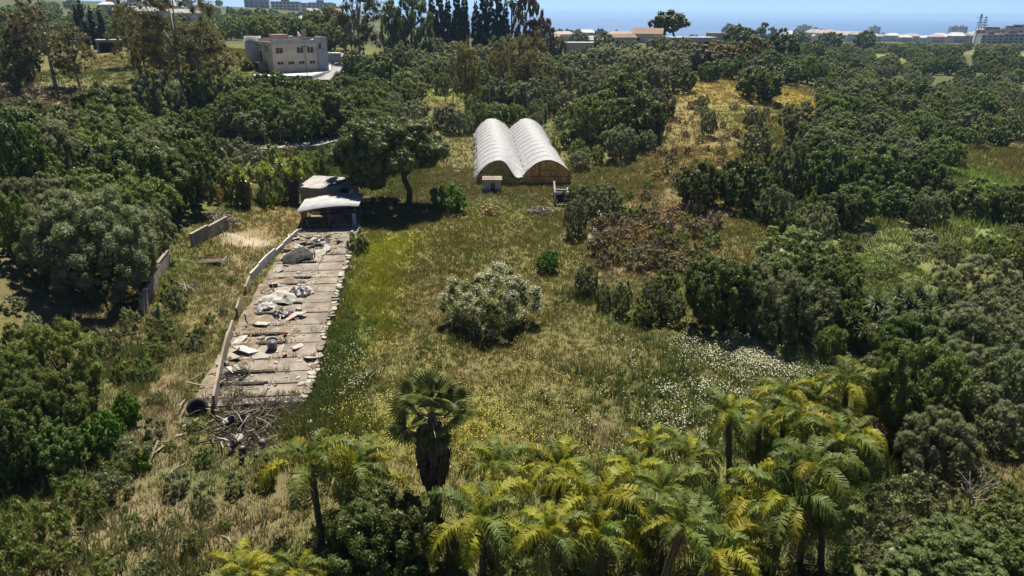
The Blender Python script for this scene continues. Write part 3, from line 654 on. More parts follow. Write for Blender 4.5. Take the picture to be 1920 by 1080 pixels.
fill([(0,150),(150,170),(160,230),(0,240)], ['scrub','gscrub','shrub'], [5,2,1], (2,4), (.5,.8), 200, 'on the dry slope at the left edge', .7, 30)
fill([(0,560),(330,560),(300,700),(190,740),(0,560)], ['dshrub','shrub'], [3,2], (1.5,3), (.5,.8), 150, 'beside the grassy track', 1.1, 8)
fill([(1560,400),(1920,400),(1920,520),(1560,520)], ['shrub','grey','dshrub'], [5,1,3], (2,4.5), (.4,.6), 300, 'in the meadow right of the mound', 1.0, 14)

fill([(1380,82),(1920,86),(1920,98),(1380,98)], ['carob','mid'], [3,4], (8,13), (.4,.6), 700, 'on the coastal plain before the town', .9, 90, lambda X, Y: Y < 560, 2300)
fill([(1000,44),(1240,44),(1240,60),(1000,60)], ['carob','mid','cypress'], [4,3,1], (12,20), (.8,1.2), 300, 'on the skyline behind the ridge', .8, 26, lambda X, Y: Y < 380, 1200)

fill([(60,780),(430,800),(440,1000),(250,1075),(0,1075)], ['shrub','dshrub'], [3,2], (.7,1.9), (.5,.8), 260, 'on the foreground track', 1.3, 20)
fill([(240,560),(450,470),(410,700),(260,760)], ['shrub','dshrub'], [3,2], (.6,1.4), (.5,.8), 160, 'along the grassy track', 1.3, 8)

# ------------------------------------------------------------------ buildings and walls
def part(parent, name, mat, fn, smooth=False, M4=None):
    b = MB()
    if M4 is not None: b.M = M4
    fn(b); return b.build(name, M[mat], parent, smooth)
def T(x=0, y=0, z=0, rz=0): return Matrix.Translation((x, y, z)) @ Matrix.Rotation(rz, 4, 'Z')
def window(parent, m4, x0, z0, x1, z1, t=.25, mull=1, frame='frame', sill=True):
    """pane set back in the opening, frame bars and a sill"""
    p = part(parent, 'window', 'glass', lambda b: b.b2((x0, t*.6, z0), (x1, t*.6+.03, z1)), M4=m4)
    def fr(b):
        for i in range(mull+2):
            x = x0+(x1-x0)*i/(mull+1); b.b2((max(x0, x-.04), t*.45, z0), (min(x1, x+.04), t*.59, z1))
        b.b2((x0, t*.44, z0), (x1, t*.585, z0+.07)); b.b2((x0, t*.44, z1-.07), (x1, t*.585, z1))
    part(p, 'frame', frame, fr, M4=m4)
    if sill: part(p, 'sill', 'plasterg', lambda b: b.b2((x0-.1, -.09, z0-.1), (x1+.1, t*.42, z0-.003)), M4=m4)
    return p

# concrete block with the round tower
X, Y, Z, d = hit(515, 139)
cb = empty('concrete_building', (X, Y, Z-.6), R(38)); tag(cb, 'unfinished two-storey beige concrete building with round corner tower', 'building')
FW, FH = 11.2, 8.3
ops_u = [(.9,5.3,2.7,6.7),(6.2,5.3,7.9,6.7),(8.8,5.3,10.5,6.7)]; ops_l = [(1.0,2.7,2.5,3.45),(3.7,2.7,5.2,3.45),(6.4,2.7,7.9,3.45),(9.2,2.7,10.7,3.45)]
m0 = T(0, 0, 0)
part(cb, 'wall', 'plaster', lambda b: b.facade(FW, FH-.9, .25, ops_u+ops_l), M4=m0)
part(cb, 'parapet', 'plasterg', lambda b: (b.b2((-.04, -.05, FH-.9), (FW, .26, FH))), M4=m0)
for o in ops_u: window(cb, m0, *o)
for o in ops_l: window(cb, m0, *o, mull=1)
part(cb, 'joint', 'concd', lambda b: b.b2((6.05, -.03, 0), (6.12, -.001, 3.6)), M4=m0)
mL = T(0, 9.5, 0, R(-90))
opsL = [(.5,3.3,2.2,5.6),(1.0,6.1,1.9,7.6),(4.6,5.6,5.6,7.0),(6.1,5.6,7.1,7.0)]
part(cb, 'wall', 'plaster', lambda b: b.facade(9.45, FH-.5, .25, opsL), M4=mL)
part(cb, 'doorway_shade', 'dark', lambda b: b.b2((.5, .2, 3.3), (2.2, .24, 5.6)), M4=mL)  # dark sheet filling the open doorway in place of its shade
window(cb, mL, *opsL[2], mull=0); window(cb, mL, *opsL[3], mull=0)
part(cb, 'stair_landing', 'concd', lambda b: (b.b2((.2, -2.2, 2.9), (5.6, -.003, 3.2)), b.b2((4.4, -2.1, -1), (5.4, -.1, 2.9)), b.b2((.4, -2.0, -1), (1.0, -.2, 2.9))), M4=mL)
def tower(b):
    n = 20; prof = [(1.2, 2.2), (1.9, 4.3), (2.0, FH+.7), (1.8, FH+.7), (1.8, FH+.2)]
    vs = []; fs = []
    for r, z in prof:
        for k in range(n): vs.append((r*math.cos(k*2*math.pi/n), r*math.sin(k*2*math.pi/n), z))
    for i in range(len(prof)-1):
        for k in range(n): fs.append((i*n+k, i*n+(k+1) % n, (i+1)*n+(k+1) % n, (i+1)*n+k))
    fs.append(tuple((len(prof)-1)*n+k for k in range(n))); b.add(vs, fs)
part(cb, 'tower', 'plasterg', tower, True, T(-.6, 11.2, 0))
part(cb, 'tower_base', 'concd', lambda b: b.tube([(-.6, 11.2, -1.5), (-.6, 11.2, 2.3)], 1.18, 14))
part(cb, 'roof_slab', 'tilepk', lambda b: b.b2((.0, .27, FH-1.3), (FW, 9.4, FH-1.0)))
part(cb, 'coping', 'tilepk', lambda b: (b.b2((-.1, -.12, FH), (5.2, .36, FH+.14)), b.b2((-.12, .37, FH-.5), (.3, 9.2, FH-.36))))
part(cb, 'wing', 'plasterg', lambda b: (b.facade(3.4, FH+.6, .25, [(1.2,6.1,1.9,7.5)]), b.b2((3.15, .25, 0), (3.4, 8, FH+.6)), b.b2((0, .25, FH-.2), (3.15, 8, FH))), M4=T(FW, 1.2, 0, R(-4)))
window(cb, T(FW, 1.2, 0, R(-4)), 1.2, 6.1, 1.9, 7.5, mull=0)
part(cb, 'wall', 'plasterg', lambda b: b.b2((.02, 9.4, 0), (FW+3, 9.65, FH+.3)))
part(cb, 'roof_cabin', 'tilepk', lambda b: (b.b2((2.6, 5.2, FH-1), (6.2, 8.2, FH+1.1)), b.b2((2.5, 5.1, FH+1.1), (6.3, 8.3, FH+1.22))))
part(cb, 'canopy', 'metal', lambda b: b.box((8.6, 3.2, FH+.45), (6.2, 3.0, .1), rx=R(-6), ry=R(5)))
part(cb, 'chimney', 'tile', lambda b: (b.b2((10.6, 6.6, FH-1), (11.6, 7.4, FH+2.0)), b.b2((10.5, 6.5, FH+2.0), (11.7, 7.5, FH+2.15))))
part(cb, 'solar_panel', 'white', lambda b: (b.box((9.6, 6.4, FH+.9), (.2, 1.6, 1.1), rx=R(35)), b.box((6.9, 4.8, FH+.6), (.9, .9, .06), rx=R(40)), b.box((6.9, 4.9, FH+.1), (.1, .1, 1.0))))
# terrace in front of it, its retaining wall
tp = [hit(475, 143), hit(585, 139), hit(622, 135), hit(620, 142), hit(585, 150), hit(480, 149)]
zt = max(p[2] for p in tp)+.4
te = empty('terrace', (tp[0][0], tp[0][1], 0)); tag(te, 'long white flat terrace roof below the concrete building', 'terrace')
pl = [(p[0]-tp[0][0], p[1]-tp[0][1]) for p in tp][::-1]
part(te, 'deck', 'white', lambda b: b.prism(pl, zt-.2, zt)); part(te, 'retaining_wall', 'plasterg', lambda b: b.prism([(x*.985+.3, y*.97+.3) for x, y in pl], zt-4, zt-.2))

def simple_house(name, px, py, w, dp, h, rz, label, wall='white', roof='tile', ops=(), pitched=None, cat='house', doorway_shade=True, lift=0.0, group=None):
    X, Y, Z, d = hit(px, py)
    e = empty(name, (X, Y, Z-.3+lift), rz); tag(e, label, cat, group)
    m4 = T(-w/2, 0, 0)
    part(e, 'wall', wall, lambda b: (b.facade(w, h, .25, list(ops)), b.b2((0, .25, 0), (.25, dp, h)), b.b2((w-.25, .25, 0), (w, dp, h)), b.b2((.25, dp-.25, 0), (w-.25, dp, h))), M4=m4)
    part(e, 'floor', 'dark', lambda b: b.b2((.26, .26, 0), (w-.26, dp-.26, .1)), M4=m4)  # floor coloured near-black, indoor shade put into its colour
    for o in ops:
        if o[1] < .3: part(e, 'doorway_shade', 'dark', lambda b: b.b2((o[0], .12, o[1]), (o[2], .16, o[3])), M4=m4)  # dark sheet in the doorway stands for the shade within
        else: window(e, m4, *o, mull=0)
    if pitched:
        def rf(b):
            q = .35; b.add([(-q, -q, h), (w+q, -q, h), (w+q, dp+q, h), (-q, dp+q, h), (-q, dp/2, h+pitched), (w+q, dp/2, h+pitched), (-q, -q, h+.15), (w+q, -q, h+.15), (w+q, dp+q, h+.15), (-q, dp+q, h+.15), (-q, dp/2, h+pitched+.15), (w+q, dp/2, h+pitched+.15)],
              [(0,1,5,4),(2,3,4,5),(6,10,11,7),(8,11,10,9),(0,6,7,1),(2,8,9,3),(0,4,10,6),(4,3,9,10),(1,7,11,5),(5,11,8,2)])
            b.add([(0, .1, h), (0, dp-.1, h), (0, dp/2, h+pitched-.1), (w, .1, h), (w, dp-.1, h), (w, dp/2, h+pitched-.1)], [(0,2,1),(3,4,5)])
        r = part(e, 'roof', roof, rf, M4=m4)
        # rows of tiles
        def rows(b):
            for k in range(int(w/.5)):
                x = .25+k*.5
                for sgn in (0, 1):
                    y0, y1 = (-.3, dp/2-.05) if sgn == 0 else (dp+.3, dp/2+.05)
                    b.tube([(x, y0, h+.19), (x, y1, h+pitched+.17)], .09, 5)
        part(r, 'tile_rows', roof, rows, M4=m4)
    else:
        part(e, 'roof', roof, lambda b: (b.b2((-.2, -.25, h+.003), (w+.2, dp+.2, h+.2))), M4=m4)
    return e
simple_house('flat_hut', 1090, 99, 11.5, 6, 3.8, R(8), 'pale flat-roofed hut with a small window on the ridge', 'cream', 'white', [(7.4,1.7,8.3,2.7),(10,1.7,10.6,2.4)])
simple_house('rough_hut', 1040, 105, 5, 4, 3.2, R(20), 'grey rough wall end beside the pale flat-roofed hut', 'concd', 'concd', [(1.5,1.2,2.5,2.2)], cat='hut')
simple_house('white_house', 1172, 86, 9, 7, 3.2, R(12), 'white house with dark doorway and tiled roof on the ridge', 'white', 'tile', [(3.0,0.1,4.2,2.2)], 1.2)
simple_house('tiled_house', 1212, 80, 12, 9, 3.5, R(-14), 'house with broad brown tiled roof below the umbrella pine', 'cream', 'tile', [(2,1,3.2,2.2),(8,1,9.2,2.2)], 2.2)
simple_house('blue_house', 1300, 90, 19, 7, 4.2, R(10), 'pale blue flat-roofed house on the ridge', 'white', 'white', [(11,1.2,12.2,2.6),(14,1.0,17.4,2.8)])
simple_house('flat_roofed_house', 1345, 86, 8, 7, 5.2, R(-5), 'white flat-roofed house at the right end of the ridge houses', 'cream', 'tile', [(2,2.6,3.2,3.8)])
simple_house('hillside_shed', 207, 98, 6.2, 4.6, 3.4, R(24), 'grey metal-roofed hut beside the hillside cypresses', 'concd', 'metal', [(.6,.1,5.4,2.9)], cat='hut')
simple_house('villa', 305, 84, 8.5, 6, 3.4, R(6), 'white villa half hidden behind the tall eucalyptus', 'white', 'white', [(1.5,.9,2.6,2.4),(4.5,.9,5.6,2.4)])
simple_house('long_shed', 372, 86, 16, 5, 1.8, R(2), 'long low pale roof behind the tall eucalyptus', 'cream', 'asb', [(3,.4,4,1.2)], cat='shed')
simple_house('roadside_house', 622, 118, 6, 5, 3.0, R(20), 'low white house beside the road right of the concrete building', 'white', 'white', [(1,.9,2,2.2)])

# brick shed behind the shelter
X, Y, Z, d = hit(562, 388)
bs_ = empty('block_shed', (X, Y+1, Z-.2), R(-12), (.74,.8,.88)); tag(bs_, 'grey block shed with corrugated roof beside the umbrella pine', 'shed')
def courses(b, w, h, ln=.5, ht=.25):
    z = 0; r = 0
    while z < h-.02:
        x = -(r % 2)*ln/2
        while x < w-.02:
            a = max(0, x)+.012; c = min(w, x+ln)-.012
            if c-a > .05: b.b2((a, -random.uniform(.008, .03), z+.012), (c, .14, min(h, z+ht)-.012))
            x += ln
        z += ht; r += 1
def shed_wall(parent, w, h, m4, stuffname='block_courses'):
    """block wall: mortar core and the blocks of its courses"""
    wl = part(parent, 'wall', 'concd', lambda b: b.b2((0, .003, 0), (w, .2, h)), M4=m4)
    o = part(wl, stuffname, 'brickw', lambda b: courses(b, w, h), M4=m4); o['kind'] = 'stuff'
    return wl
shed_wall(bs_, 6.4, 3.3, T(0, 0, 0)); shed_wall(bs_, 2.0, 3.3, T(6.4, .0, 0, R(28)))
part(bs_, 'opening_shade', 'dark', lambda b: b.b2((0, .05, 0), (1.7, .2, 3.1)), M4=T(8.15, .94, 0, R(28)))  # dark slab painted as the shade of the open entrance
part(bs_, 'door_leaf', 'cream', lambda b: b.b2((0, 0, .05), (.75, .06, 3.0)), M4=T(9.75, 1.7, 0, R(15)))
part(bs_, 'wall', 'brickw', lambda b: (b.b2((0, .21, 0), (.2, 6, 3.3)), b.b2((0, 6, 0), (9.6, 6.2, 3.3)), b.b2((9.4, 2.0, 0), (9.6, 6, 3.3))))
def corr(b, x0, x1, y0, y1, z0, z1, n=None):
    n = n or int((x1-x0)/.09); vs = []
    for i in range(n+1):
        x = x0+(x1-x0)*i/n; dz = .035*math.sin(i*math.pi/2*1.0)
        vs += [(x, y0, z0+dz), (x, y1, z1+dz)]
    b.add(vs, [(2*i, 2*i+2, 2*i+3, 2*i+1) for i in range(n)])
for k in range(8):                              # roof sheets, overlapping and shifted
    x0 = -.35+k*1.27; sl = random.uniform(-.12, .12)
    part(bs_, 'roof_sheet', 'asb' if k not in (5, 6) else 'metal', lambda b: corr(b, x0, x0+1.32, -.5+sl+(.0 if x0 < 6.3 else (x0-6.3)*.5), 6.4, 3.46+.03*(k % 2), 4.1+.03*(k % 2)))
part(bs_, 'loose_batten', 'woodd', lambda b: (b.box((6.6, 2.4, 3.85), (.2, 4.5, .1), rz=R(-20), rx=R(6)), b.box((7.4, 2.6, 3.9), (.16, 3.5, .1), rz=R(-14), rx=R(6))))

# barrel-roofed shelter over the far end of the slab
X, Y, Z, d = hit(566, 428)
cp = empty('barrel_shelter', (X, Y, 0.05), R(6)); tag(cp, 'open shelter with curved grey metal roof and yellowed plastic side', 'shelter')
SW, SD, SH = 7.4, 6.5, 3.0
def barrel(b, t=.05):
    n = 16; vs = []; fs = []
    for i in range(n+1):
        u = i/n; x = -.5+(SW+1)*u; z = SH-.75+1.15*math.sin(math.pi*(.1+.52*u))
        for y in (-.5, SD*.5, SD+.3):
            q = random.uniform(-.02, .02); vs += [(x, y, z+q), (x, y, z+q-t)]
    for i in range(n):
        for j in range(2):
            a = i*6+j*2; c = (i+1)*6+j*2; fs += [(a, c, c+2, a+2), (a+1, a+3, c+3, c+1)]
        fs += [(i*6, i*6+1, (i+1)*6+1, (i+1)*6), (i*6+4, (i+1)*6+4, (i+1)*6+5, i*6+5)]
    b.add(vs, fs)
part(cp, 'roof', 'metal', barrel, True)
for x, y in ((.1, 0), (SW/2, 0), (SW-.1, 0), (.1, SD), (SW/2, SD), (SW-.1, SD)):
    part(cp, 'post', 'wood' if y else 'rust_m', lambda b: b.tube([(x, y, 0), (x, y, SH-.35+.6*min(1, x/3))], .07, 7))
def pan(b, x0, x1, z0, z1, y): b.b2((x0, y, z0), (x1, y+.03, z1))
for k in range(6):
    part(cp, 'plastic_panel', 'filmy', lambda b: pan(b, .15+k*.82, .93+k*.82, 1.3+.08*k, SH-.1+.12*k, SD-.05))
for k in range(5):
    part(cp, 'plastic_panel', 'filmy', lambda b: b.box((0.0-.03*k, 1.0+k*1.28, 1.55+.06*(k % 2)), (.03, 1.2, 2.4), ry=R(10)))
part(cp, 'side_board', 'blue', lambda b: (b.b2((.35, 1.2, 0), (.75, 1.26, 1.2)), b.b2((SW-.5, -.1, .2), (SW, -.04, 2.2))))
part(cp, 'back_rail', 'wood', lambda b: (b.box((2.8, SD-.2, 1.25), (5.4, .08, .12), ry=R(-4)), b.box((6.9, SD-.2, 2.5), (4, .06, .5))))
for k in range(6): part(cp, 'stake', 'white', lambda b: b.box((3.4+k*.32, 3.2+random.uniform(-.3, .3), .55), (.06, .06, 1.1), ry=R(random.uniform(-6, 6))))
part(cp, 'ridge_light', 'white', lambda b: b.box((SW+.1, .9, SH+.05), (.6, .3, .15)))

# polytunnel: two bays with white film
X0, Y0 = -6.4, 122.0
gh = empty('polytunnel', (X0, Y0, h1(2, 125)), R(3.2)); tag(gh, 'pair of joined plastic tunnels with torn white film and arched roofs', 'greenhouse')
BW, GL, SPR, RISE = 8.35, 52.0, 1.75, 2.55
def arch(u): return SPR+RISE*math.sin(math.pi*u)**.8
def film(b, x0, left):
    rs = np.random.RandomState(5 if left else 6); ny, nx = 78, 26; vs = []; fs = []
    for j in range(ny+1):
        v = j/ny; y = GL*v; hoop = abs(math.sin(math.pi*v*13))
        for i in range(nx+1):
            u = i/nx; z = arch(u)-.07*hoop*math.sin(math.pi*u)**.5+.05*math.cos(8*u+3*v)
            x = x0+BW*u; yy = y
            if j == 0: yy -= .25*math.sin(u*9+1)
            if left:
                if i == 0: z -= .5+.9*rs.rand() ; x -= .35*rs.rand()
                if i == 1: z -= .15*rs.rand(); x -= .1*rs.rand()
                sag = math.exp(-((u-.82)/.16)**2)*math.exp(-v*9)
                z -= 1.7*sag; yy -= 1.2*sag
                if j < 4 and u < .25: z -= .25*(1-u*4)
            if i == nx: z -= .1*rs.rand()
            if j == ny: yy -= 1.6*rs.rand()*(u if left else 1-u)
            vs.append((x, yy, z+rs.uniform(-.015, .015)))
    tear = {(k*4+rs.randint(3), nx-1) for k in range(1, 18)} if left else {(k*7+rs.randint(4), 0) for k in range(1, 9)}
    if left: tear |= {(rs.randint(0, 70), 0) for k in range(26)}
    for j in range(ny):
        for i in range(nx):
            if (j, i) in tear: continue
            a = j*(nx+1)+i; fs.append((a, a+1, a+nx+2, a+nx+1))
    b.add(vs, fs)
for k, lf in ((0, True), (1, False)):
    f = part(gh, 'film_cover', 'film', lambda b: film(b, BW*k, lf), True)
    f['label'] = 'torn sagging white film of the left bay' if lf else 'smooth white film of the right bay'
    for j in range(14):
        def hp(b, j=j): b.tube([(BW*k+BW*u, GL*j/13+.03-(1.2*math.exp(-((u-.82)/.16)**2)*math.exp(-j/13*9) if lf else 0), arch(u)+.012-(1.7*math.exp(-((u-.82)/.16)**2)*math.exp(-j/13*9) if lf else 0)) for u in np.linspace(0.01, .99, 21)], .035, 5)
        part(gh, 'hoop', 'asb', hp)
    def seams(b):
        for u in (.22, .38, .55, .74): b.tube([(BW*k+BW*u, GL*v, arch(u)+.02-.05*abs(math.sin(math.pi*v*13))-(1.7*math.exp(-((u-.82)/.16)**2)*math.exp(-v*9) if lf else 0)) for v in np.linspace(0.01, .985, 60)], .03, 4)
    if lf: part(gh, 'seam', 'film', seams)
for k in range(3):
    for j in range(0, 21, 2): part(gh, 'post', 'metal', lambda b: b.tube([(BW*k, GL*j/20, -.3), (BW*k, GL*j/20, SPR)], .045, 6))
part(gh, 'gutter', 'metal', lambda b: b.box((BW, GL/2, SPR-.06), (.35, GL, .08)))
# gable of the right bay: yellowed sheets with frame, and a side wall
for c in range(8):
    for r_, (za, zb) in enumerate(((.35, 1.35), (1.35, 2.45), (2.45, 4.4))):
        u0, u1 = c/8, (c+1)/8
        z0, z1 = za, zb
        def sheet(b):
            x0, x1 = BW+BW*u0+.01, BW+BW*u1-.01; a0 = min(z1, arch(max(.004, u0))-.08); a1 = min(z1, arch(min(.996, u1))-.08)
            if max(a0, a1) <= z0+.03: return
            a0 = max(a0, z0+.01); a1 = max(a1, z0+.01); o = random.uniform(0, .05)
            b.add([(x0, .12+o, z0+.02), (x1, .12+o, z0+.02), (x1, .12+o, a1), (x0, .12+o, a0)]+[(x0, .15+o, z0+.02), (x1, .15+o, z0+.02), (x1, .15+o, a1), (x0, .15+o, a0)], [(0,1,2,3),(7,6,5,4),(0,4,5,1),(2,6,7,3),(1,5,6,2),(0,3,7,4)])
        if max(min(z1, arch(max(.004, u0))), min(z1, arch(min(.996, u1)))) > z0+.12: part(gh, 'gable_sheet', 'filmy', sheet)
part(gh, 'gable_frame', 'woodd', lambda b: (b.box((BW*1.5, .07, 1.38), (BW, .05, .06)), b.box((BW*1.5, .07, 2.46), (3, .05, .07)), b.b2((BW*1.32, .05, 1.4), (BW*1.33+.04, .1, 3.9)), b.b2((BW*1.68, .05, 1.4), (BW*1.68+.06, .1, 3.9)), b.tube([(BW+BW*u, .05, arch(u)-.1) for u in np.linspace(0, 1, 17)], .06, 5)))
part(gh, 'footing', 'concd', lambda b: b.b2((BW+2.2, -.15, -.3), (2*BW, .3, .32)))
for k in range(10): part(gh, 'side_sheet', 'filmy', lambda b: b.box((2*BW-.03, 2.5+k*5.1, .9), (.03, 4.9, 1.6)))
for k in range(4): part(gh, 'gable_sheet', 'filmy', lambda b: b.box((.5+k*.55, .2, 1.0+.1*random.random()), (.5, .03, 1.7+.3*random.random())))
def hang(b):
    rs = np.random.RandomState(9)
    for k in range(34):
        y = rs.uniform(0, GL*.9); l = rs.uniform(.4, 1.5); w = rs.uniform(.3, 1.1); x = -.15-rs.uniform(0, .5)
        b.add([(0, y, SPR), (0, y+w, SPR), (x, y+w*.9, SPR-l*.6), (x*.6, y+w*.5, SPR-l), (x, y, SPR-l*.5)], [(0,1,2,3,4)])
part(gh, 'torn_film_strips', 'film', hang)

# hut with doorway, roofless block hut
simple_house('block_hut', 923, 361, 2.9, 2.6, 2.3, R(2), 'small grey block hut with dark doorway before the left tunnel', 'plasterg', 'conc', [(1.1,0.3,1.95,1.95)], cat='hut')
X, Y, Z, d = hit(1052, 384)
rh = empty('roofless_hut', (X, Y, Z-.2), R(-2)); tag(rh, 'roofless concrete block hut with long side wall before the right tunnel', 'hut')
part(rh, 'wall', 'plasterg', lambda b: (b.facade(2.3, 2.1, .2, [(.28,.2,2.0,1.8)]), b.b2((0, .2, 0), (.2, 8.5, 2.0)), b.b2((2.1, .2, 0), (2.3, 4.5, 1.9)), b.b2((.2, 3.2, 0), (2.1, 3.4, 1.9))), M4=T(-1.1))
part(rh, 'inner_shade', 'dark', lambda b: b.b2((.25, 1.6, 0), (2.05, 1.7, 1.8)), M4=T(-1.1))  # dark sheet behind the front opening, its shade put into colour
for k in range(9): part(rh, 'coping_block', 'conc', lambda b: b.box((-1.0, .7+k*.88, 2.07), (.3, .82, .12), rz=R(random.uniform(-3, 3))))
for k in range(4): part(rh, 'coping_block', 'conc', lambda b: b.box((-.75+k*.56, .1, 2.17), (.52, .3, .12), rz=R(random.uniform(-3, 3))))

# roads
def ribbon(name, pts, w, mat, lift=.06):
    P = []
    for i in range(len(pts)-1):
        a, b_ = Vector(pts[i]), Vector(pts[i+1]); n = max(2, int((b_-a).length/1.5))
        P += [a.lerp(b_, k/n) for k in range(n)]
    P.append(Vector(pts[-1])); vs = []; fs = []
    for i, p in enumerate(P):
        t = (P[min(i+1, len(P)-1)]-P[max(i-1, 0)]).normalized(); nn = Vector((-t.y, t.x)); zc = max(h1(p.x, p.y), h1(p.x+nn.x*w/2, p.y+nn.y*w/2), h1(p.x-nn.x*w/2, p.y-nn.y*w/2))+lift
        for sgn, dz in ((-1, -.6), (-1, 0), (1, 0), (1, -.6)): vs.append((p.x+nn.x*w/2*sgn, p.y+nn.y*w/2*sgn, zc+dz))
    for i in range(len(P)-1):
        for k in range(3): fs.append((i*4+k, i*4+k+1, i*4+k+5, i*4+k+4))
    me = bpy.data.meshes.new(name); me.from_pydata(vs, [], fs); me.materials.append(M[mat]); me.update()
    return struct(obj(name, me))
q1 = [hit(x, y)[:2] for x, y in ((345,282),(420,282),(500,280),(590,274),(640,262),(700,238),(735,216),(738,200),(728,188),(700,172))]
ribbon('road', q1, 3.6, 'asph')
ribbon('road', [hit(x, y)[:2] for x, y in ((600,152),(612,140),(628,128),(622,112),(640,100))], 4.5, 'asph')
ribbon('path', [hit(x, y)[:2] for x, y in ((1100,455),(1110,438),(1124,412),(1122,395))], .7, 'stone', .02)

# roadside fence: each post a thing, wire between
FP = [(412,277),(453,281),(498,276),(527,276),(561,275),(586,275),(480,290),(553,283),(575,280),(423,290)]
for i, (x, y) in enumerate(FP):
    X, Y, Z, d = hit(x, y-4); hh = 2.3 if i < 6 else 1.6
    b = MB(); lean = random.uniform(-.05, .05)
    b.tube([(0, 0, -.4), (lean*.5, 0, hh*.5), (lean, 0, hh)], [.09, .085, .08] if i < 6 else .05, 7); b.box((lean, 0, hh+.03), (.17, .17, .06) if i < 6 else (.09, .09, .04))
    o = b.build('fence_post', M['conc' if i < 6 else 'rust_m']); o.location = (X, Y, Z)
    tag(o, ('pale concrete fence post along the road above the yuccas, %s from the left' % ['first','second','third','fourth','fifth','sixth'][i]) if i < 6 else 'thin rusty fence stake on the slope below the road, %s from the left' % {9:'first',6:'second',7:'third',8:'fourth'}[i], 'post', 'roadside fence posts')

# retaining walls on the left
def wall_run(name, pts, h, t, mat, label, z=None, ends=None, base=-1.8):
    P = [hit(*p) if len(p) == 2 else p for p in pts]
    e = empty(name, (P[0][0], P[0][1], 0)); tag(e, label, 'wall')
    for i in range(len(P)-1):
        a, c = Vector(P[i][:2]), Vector(P[i+1][:2]); ln = (c-a).length; ang = math.atan2(c.y-a.y, c.x-a.x); n = max(1, int(ln/3.0))
        for k in range(n):
            m = a.lerp(c, (k+.5)/n); zb = (h1(m.x, m.y) if z is None else z)
            hh = h*(1+random.uniform(-.06, .06))
            o = part(e, 'wall_panel', mat, lambda b: (b.box((m.x-P[0][0], m.y-P[0][1], zb+base+(hh-base)/2), (ln/n-.015, t, hh-base), rz=ang), b.box((m.x-P[0][0], m.y-P[0][1], zb+hh+.03), (ln/n-.03, t+.08, .06), rz=ang)))
    return e
wall_run('retaining_wall', [(268,592),(285,555),(300,520),(318,492)], 1.6, .25, 'concd', 'grey retaining wall below the big left-hand trees')
wall_run('retaining_wall', [(360,462),(392,446),(428,428)], 1.5, .3, 'concd', 'low weathered retaining wall below the heap of palm trash')
wall_run('garden_wall', [(775,152),(820,149),(880,146),(935,142)], 2.4, .3, 'concd', 'long low grey wall behind the grass clearing', None)
wall_run('garden_wall', [(748,158),(800,155)], 1.2, .3, 'blue', 'bluish wall end beside the pale flowering tree')

# power poles and wires
POLES = {}
def pole(key, px, py, h, label, r=.13, strut=False, mat='concd', arm=True):
    X, Y, Z, d = hit(px, py); e = empty('power_pole', (X, Y, Z)); tag(e, label, 'pole')
    part(e, 'shaft', mat, lambda b: b.tube([(0, 0, -.5), (0, 0, h)], [r, r*.7], 8))
    if arm: part(e, 'cross_arm', 'woodd', lambda b: b.box((0, 0, h-.5), (1.5, .12, .12)))
    for k in (-.6, 0, .6):
        if arm: part(e, 'insulator', 'glass', lambda b: b.tube([(k, 0, h-.44), (k, 0, h-.2)], [.05, .07], 6))
    if strut: part(e, 'strut', mat, lambda b: b.tube([(-2.6, -.3, -.3), (-.1, 0, h*.82)], [r*.9, r*.7], 7))
    POLES[key] = (X, Y, Z+h-.2)
pole('a', 850, 190, 10.5, 'concrete power pole with leaning strut in the grass clearing', strut=True)
pole('b', 746, 216, 4.0, 'short pole beside the bend of the grey road', .09, arm=False)
pole('c', 579, 172, 10, 'thin power pole before the concrete building', .1)
pole('d', 163, 98, 9, 'thin pale pole beside the hillside cypresses', .12)
pole('e', 690, 152, 7, 'dark power pole beside the round evergreen below the ridge', .12, mat='woodd')
def wire(a, b_, label, sag=.8):
    a, b_ = Vector(a), Vector(b_); m = MB()
    m.tube([a.lerp(b_, t)-Vector((0, 0, sag*4*t*(1-t))) for t in np.linspace(0, 1, 13)], .025, 4)
    tag(m.build('power_wire', M['black']), label, 'wire')
wire(POLES['c'], at(300, 132, 150), 'sagging wire running left from the pole before the concrete building'); wire(at(300, 132, 150), at(40, 138, 140), 'wire crossing in front of the left eucalyptuses', .5)
wire(POLES['e'], POLES['a'], 'wire between the ridge pole and the leaning-strut pole'); wire(POLES['e'], POLES['c'], 'wire from the building pole to the ridge pole')

# ------------------------------------------------------------------ ruined concrete floor
A_ = Vector((-19.6, 47.0)); B_ = Vector((-26.0, 99.0)); AX = (B_-A_).normalized(); PXv = Vector((AX.y, -AX.x))
SANG = math.atan2(AX.y, AX.x)-math.pi/2; SL = (B_-A_).length
def S(u, v, z=0.0):
    """slab coordinates: u metres across (from the centre), v metres along"""
    p = A_+AX*v+PXv*u; return (p.x, p.y, z)
def inslab(x, y, m=0.0):
    p = np.stack([np.asarray(x)-A_.x, np.asarray(y)-A_.y], -1); v = p@np.array(AX); u = p@np.array(PXv)
    return (u > -4.7-m) & (u < 3.95+m) & (v > -1-m) & (v < SL+4)
SZ = .32
sl = struct(empty('concrete_floor', (A_.x, A_.y, 0), SANG))
part(sl, 'subfloor', 'concd', lambda b: b.b2((-4.4, -.5, -.6), (3.9, SL+3, SZ-.1)))
rows = []; v = .4; r_ = 0
